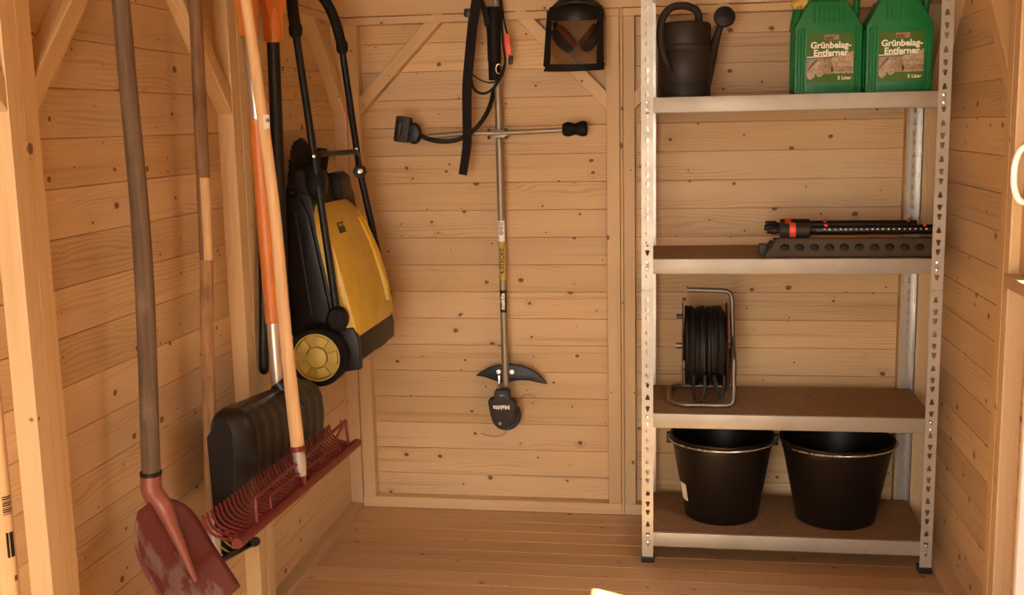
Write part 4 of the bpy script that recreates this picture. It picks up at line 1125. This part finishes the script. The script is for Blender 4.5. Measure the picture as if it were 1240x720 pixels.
put('hopper_edge', G().tube(rid, [0.003, 0.007, 0.009, 0.008, 0.003], 10), 'yellow', sw)
# label plate with brand lettering
zl, yl = 1.112, -0.175
xo = ip(zl, HO)
W = Vector((ip(zl + 0.03, HO) - ip(zl - 0.03, HO), 0, 0.06)).normalized(); U = Vector((0, 1, 0))
Nl = U.cross(W)
pl = put('name_plate', G().obox(Vector((xo, yl, zl)) + Nl * 0.0005, (0.060, 0.034, 0.002), Matrix((U, W, Nl)).transposed()), 'black', sw, 'small dark name plate')
put('lettering', text_geo('KÄRCHER', 0.0115, Vector((xo, yl, zl + 0.004)) + Nl * 0.0016, U, W, 0.0002, 0.0003), 'yellowprint', pl)
# wheels
for wy, s in ((-0.338, -1), (0.172, 1)):
    cx, cz = -0.940, 0.745
    wl = put('wheel', G().lathe([(0.072, -0.022), (0.085, -0.026), (0.089, -0.019), (0.089, 0.019), (0.085, 0.026), (0.072, 0.022), (0.072, -0.022)], (cx, wy, cz), (0, 1, 0), 44), 'blacksoft', sw, 'black rubber tyre')
    yo = wy + s * 0.020
    put('wheel_disc', G().lathe([(0.0715, -0.018), (0.0715, 0.004), (0.067, 0.004), (0.065, -0.012), (0, -0.012)], (cx, yo, cz), (0, s, 0), 40), 'wheelyellow', wl, 'yellow wheel disc')
    put('hub_cap', G().lathe([(0.031, -0.012), (0.030, 0.003), (0.027, 0.005), (0, 0.005)], (cx, yo, cz), (0, s, 0), 28), 'wheelyellow', wl)
    for q in range(5):
        a0 = q * math.pi * 2 / 5 - 0.34; a1 = a0 + 0.68
        r0, r1 = 0.0335, 0.0635
        pa = [(r0 * math.cos(a), r0 * math.sin(a)) for a in (a1, (a0 + a1) / 2, a0)] + [(r1 * math.cos(a), r1 * math.sin(a)) for a in (a0, (a0 * 3 + a1) / 4, (a0 + a1) / 2, (a0 + 3 * a1) / 4, a1)]
        put('wheel_segment', G().prism(pa, (cx, yo + (0.012 if s < 0 else 0.012), cz), (1, 0, 0), (0, 0, 1), 0.013, 0.0015), 'wheelyellow', wl)
put('wheel_axle', G().tube([(-0.945, -0.33, 0.742), (-0.945, 0.165, 0.742)], 0.012, 12), 'black', sw)
# handle frame
NL, NU, FU, FM, FL = (-0.877, -0.338, 0.858), (-0.990, -0.272, 1.745), (-0.962, 0.080, 1.712), (-0.944, 0.178, 1.266), (-0.872, 0.196, 0.850)
put('handle_tube', G().tube([NL, NU], 0.0112, 12), 'black', sw)
put('handle_tube', G().tube([FU, FM], 0.0112, 12), 'black', sw)
put('handle_tube', G().tube([FM, FL], 0.0112, 12), 'black', sw)
hp = rounded([(-0.984, -0.2755, 1.70), (-0.994, -0.268, 1.785), (-1.000, -0.20, 1.838), (-1.000, 0.00, 1.838), (-0.976, 0.062, 1.775), (-0.9595, 0.088, 1.675)], 0.045, 6)
put('handle_grip', G().tube(hp, 0.0165, 14), 'blacksoft', sw)
for p in (Vector((-0.9835, -0.2757, 1.695)), Vector((-0.9592, 0.0892, 1.670))):
    put('grip_collar', G().lathe([(0.013, -0.022), (0.019, -0.012), (0.020, 0.004), (0.017, 0.016)], p, (0.0, 0, 1), 16), 'blacksoft', sw)
put('cross_brace', G().tube(rounded([(-0.930, -0.304, 1.300), (-0.928, -0.29, 1.338), (-0.936, 0.12, 1.333), (-0.942, 0.166, 1.300), (-0.944, 0.178, 1.262)], 0.03, 5), 0.0085, 10), 'black', sw)
put('near_knob', G().lathe([(0, -0.022), (0.028, -0.020), (0.033, -0.010), (0.033, 0.012), (0.024, 0.022), (0, 0.024)], NL, (0.05, -1, 0.1), 22, (0.95, 1.15)), 'blacksoft', sw)
put('fold_knob', G().lathe([(0, -0.020), (0.022, -0.018), (0.024, 0.0), (0.022, 0.014), (0, 0.018)], FM, (0.35, -0.9, 0.1), 8), 'black', sw)
put('knob_bolt', G().lathe([(0.0085, 0.0), (0.0085, 0.004), (0, 0.006)], Vector(FM) + Vector((0.35, -0.9, 0.1)).normalized() * 0.016, (0.35, -0.9, 0.1), 12), 'chrome', sw)
put('far_knob', G().lathe([(0, -0.016), (0.016, -0.014), (0.018, 0.0), (0.016, 0.012), (0, 0.014)], FL, (0.3, -0.9, 0.1), 16), 'black', sw)
put('knob_bolt', G().lathe([(0.006, 0.0), (0.006, 0.004), (0, 0.005)], Vector(FL) + Vector((-0.005, -0.015, 0.004)), (0.1, -0.9, 0.1), 10), 'chrome', sw)
for t, nm in ((0.42, NU), ):
    c = Vector(NL).lerp(Vector(NU), 0.535)
    put('rivet', G().lathe([(0.0045, 0), (0.0045, 0.0125), (0, 0.0135)], c, (0.3, -0.9, 0), 10), 'chrome', sw)
    c = Vector(FM).lerp(Vector(FU), 0.17)
    put('rivet', G().lathe([(0.0045, 0), (0.0045, 0.0125), (0, 0.0135)], c, (0.3, -0.9, 0), 10), 'chrome', sw)
put('roller_housing', G().prism([(-0.995, 1.19), (-0.995, 1.262), (-0.968, 1.276), (-0.944, 1.258), (-0.938, 1.19)], (0, 0.072, 0), (1, 0, 0), (0, 0, 1), 0.125, 0.010, 3), 'black', sw)
put('brush_arm', G().prism([(-1.03, 1.24), (-1.03, 1.285), (-0.985, 1.300), (-0.955, 1.262), (-0.960, 1.21)], (0, -0.115, 0), (1, 0, 0), (0, 0, 1), 0.170, 0.010, 3), 'chassis', sw)
# side brush: tufts with ragged ends
bh = Vector((-1.005, -0.195, 1.262))
bu = put('side_brush', G().lathe([(0, -0.012), (0.034, -0.012), (0.036, 0.008), (0, 0.010)], bh, (1, 0, 0.15), 20), 'black', sw, 'black bristle side brush')
for q in range(7):
    a = math.radians(-25 + q * 36)
    d = Vector((0.03 * math.cos(q), math.cos(a), math.sin(a))).normalized(); w = d.cross(Vector((1, 0, 0))).normalized()
    pts = [(0.025, -0.012), (0.105, -0.034), (0.116, -0.026), (0.109, -0.018), (0.122, -0.009), (0.113, 0.000), (0.123, 0.009), (0.110, 0.018), (0.117, 0.026), (0.104, 0.034), (0.025, 0.012)]
    put('tuft', G().prism([(p[0], p[1]) for p in pts], bh, d, w, 0.012), 'strap', bu)
hook(-1.03, -0.10, 1.885)
b2 = Vector((-0.990, -0.055, 1.250))
bu2 = put('side_brush', G().lathe([(0, -0.012), (0.030, -0.012), (0.032, 0.008), (0, 0.010)], b2, (1, 0, 0.15), 20), 'black', sw, 'black bristle side brush')
for q in range(3):
    a = math.radians(72 + q * 30)
    d = Vector((0.0, math.cos(a), math.sin(a))).normalized(); w = d.cross(Vector((1, 0, 0))).normalized()
    put('tuft', G().prism([(0.025, -0.012), (0.085, -0.026), (0.098, -0.018), (0.090, -0.010), (0.104, 0.0), (0.092, 0.010), (0.099, 0.018), (0.084, 0.026), (0.025, 0.012)], b2, d, w, 0.012), 'strap', bu2)
jc = Vector(NL).lerp(Vector(NU), 0.455)
put('fold_joint', G().lathe([(0.012, -0.055), (0.024, -0.040), (0.032, -0.010), (0.030, 0.015), (0.020, 0.035), (0.012, 0.042)], jc + Vector((-0.010, 0.008, 0)), Vector(NU) - Vector(NL), 14, (1.0, 0.7)), 'blacksoft', sw)
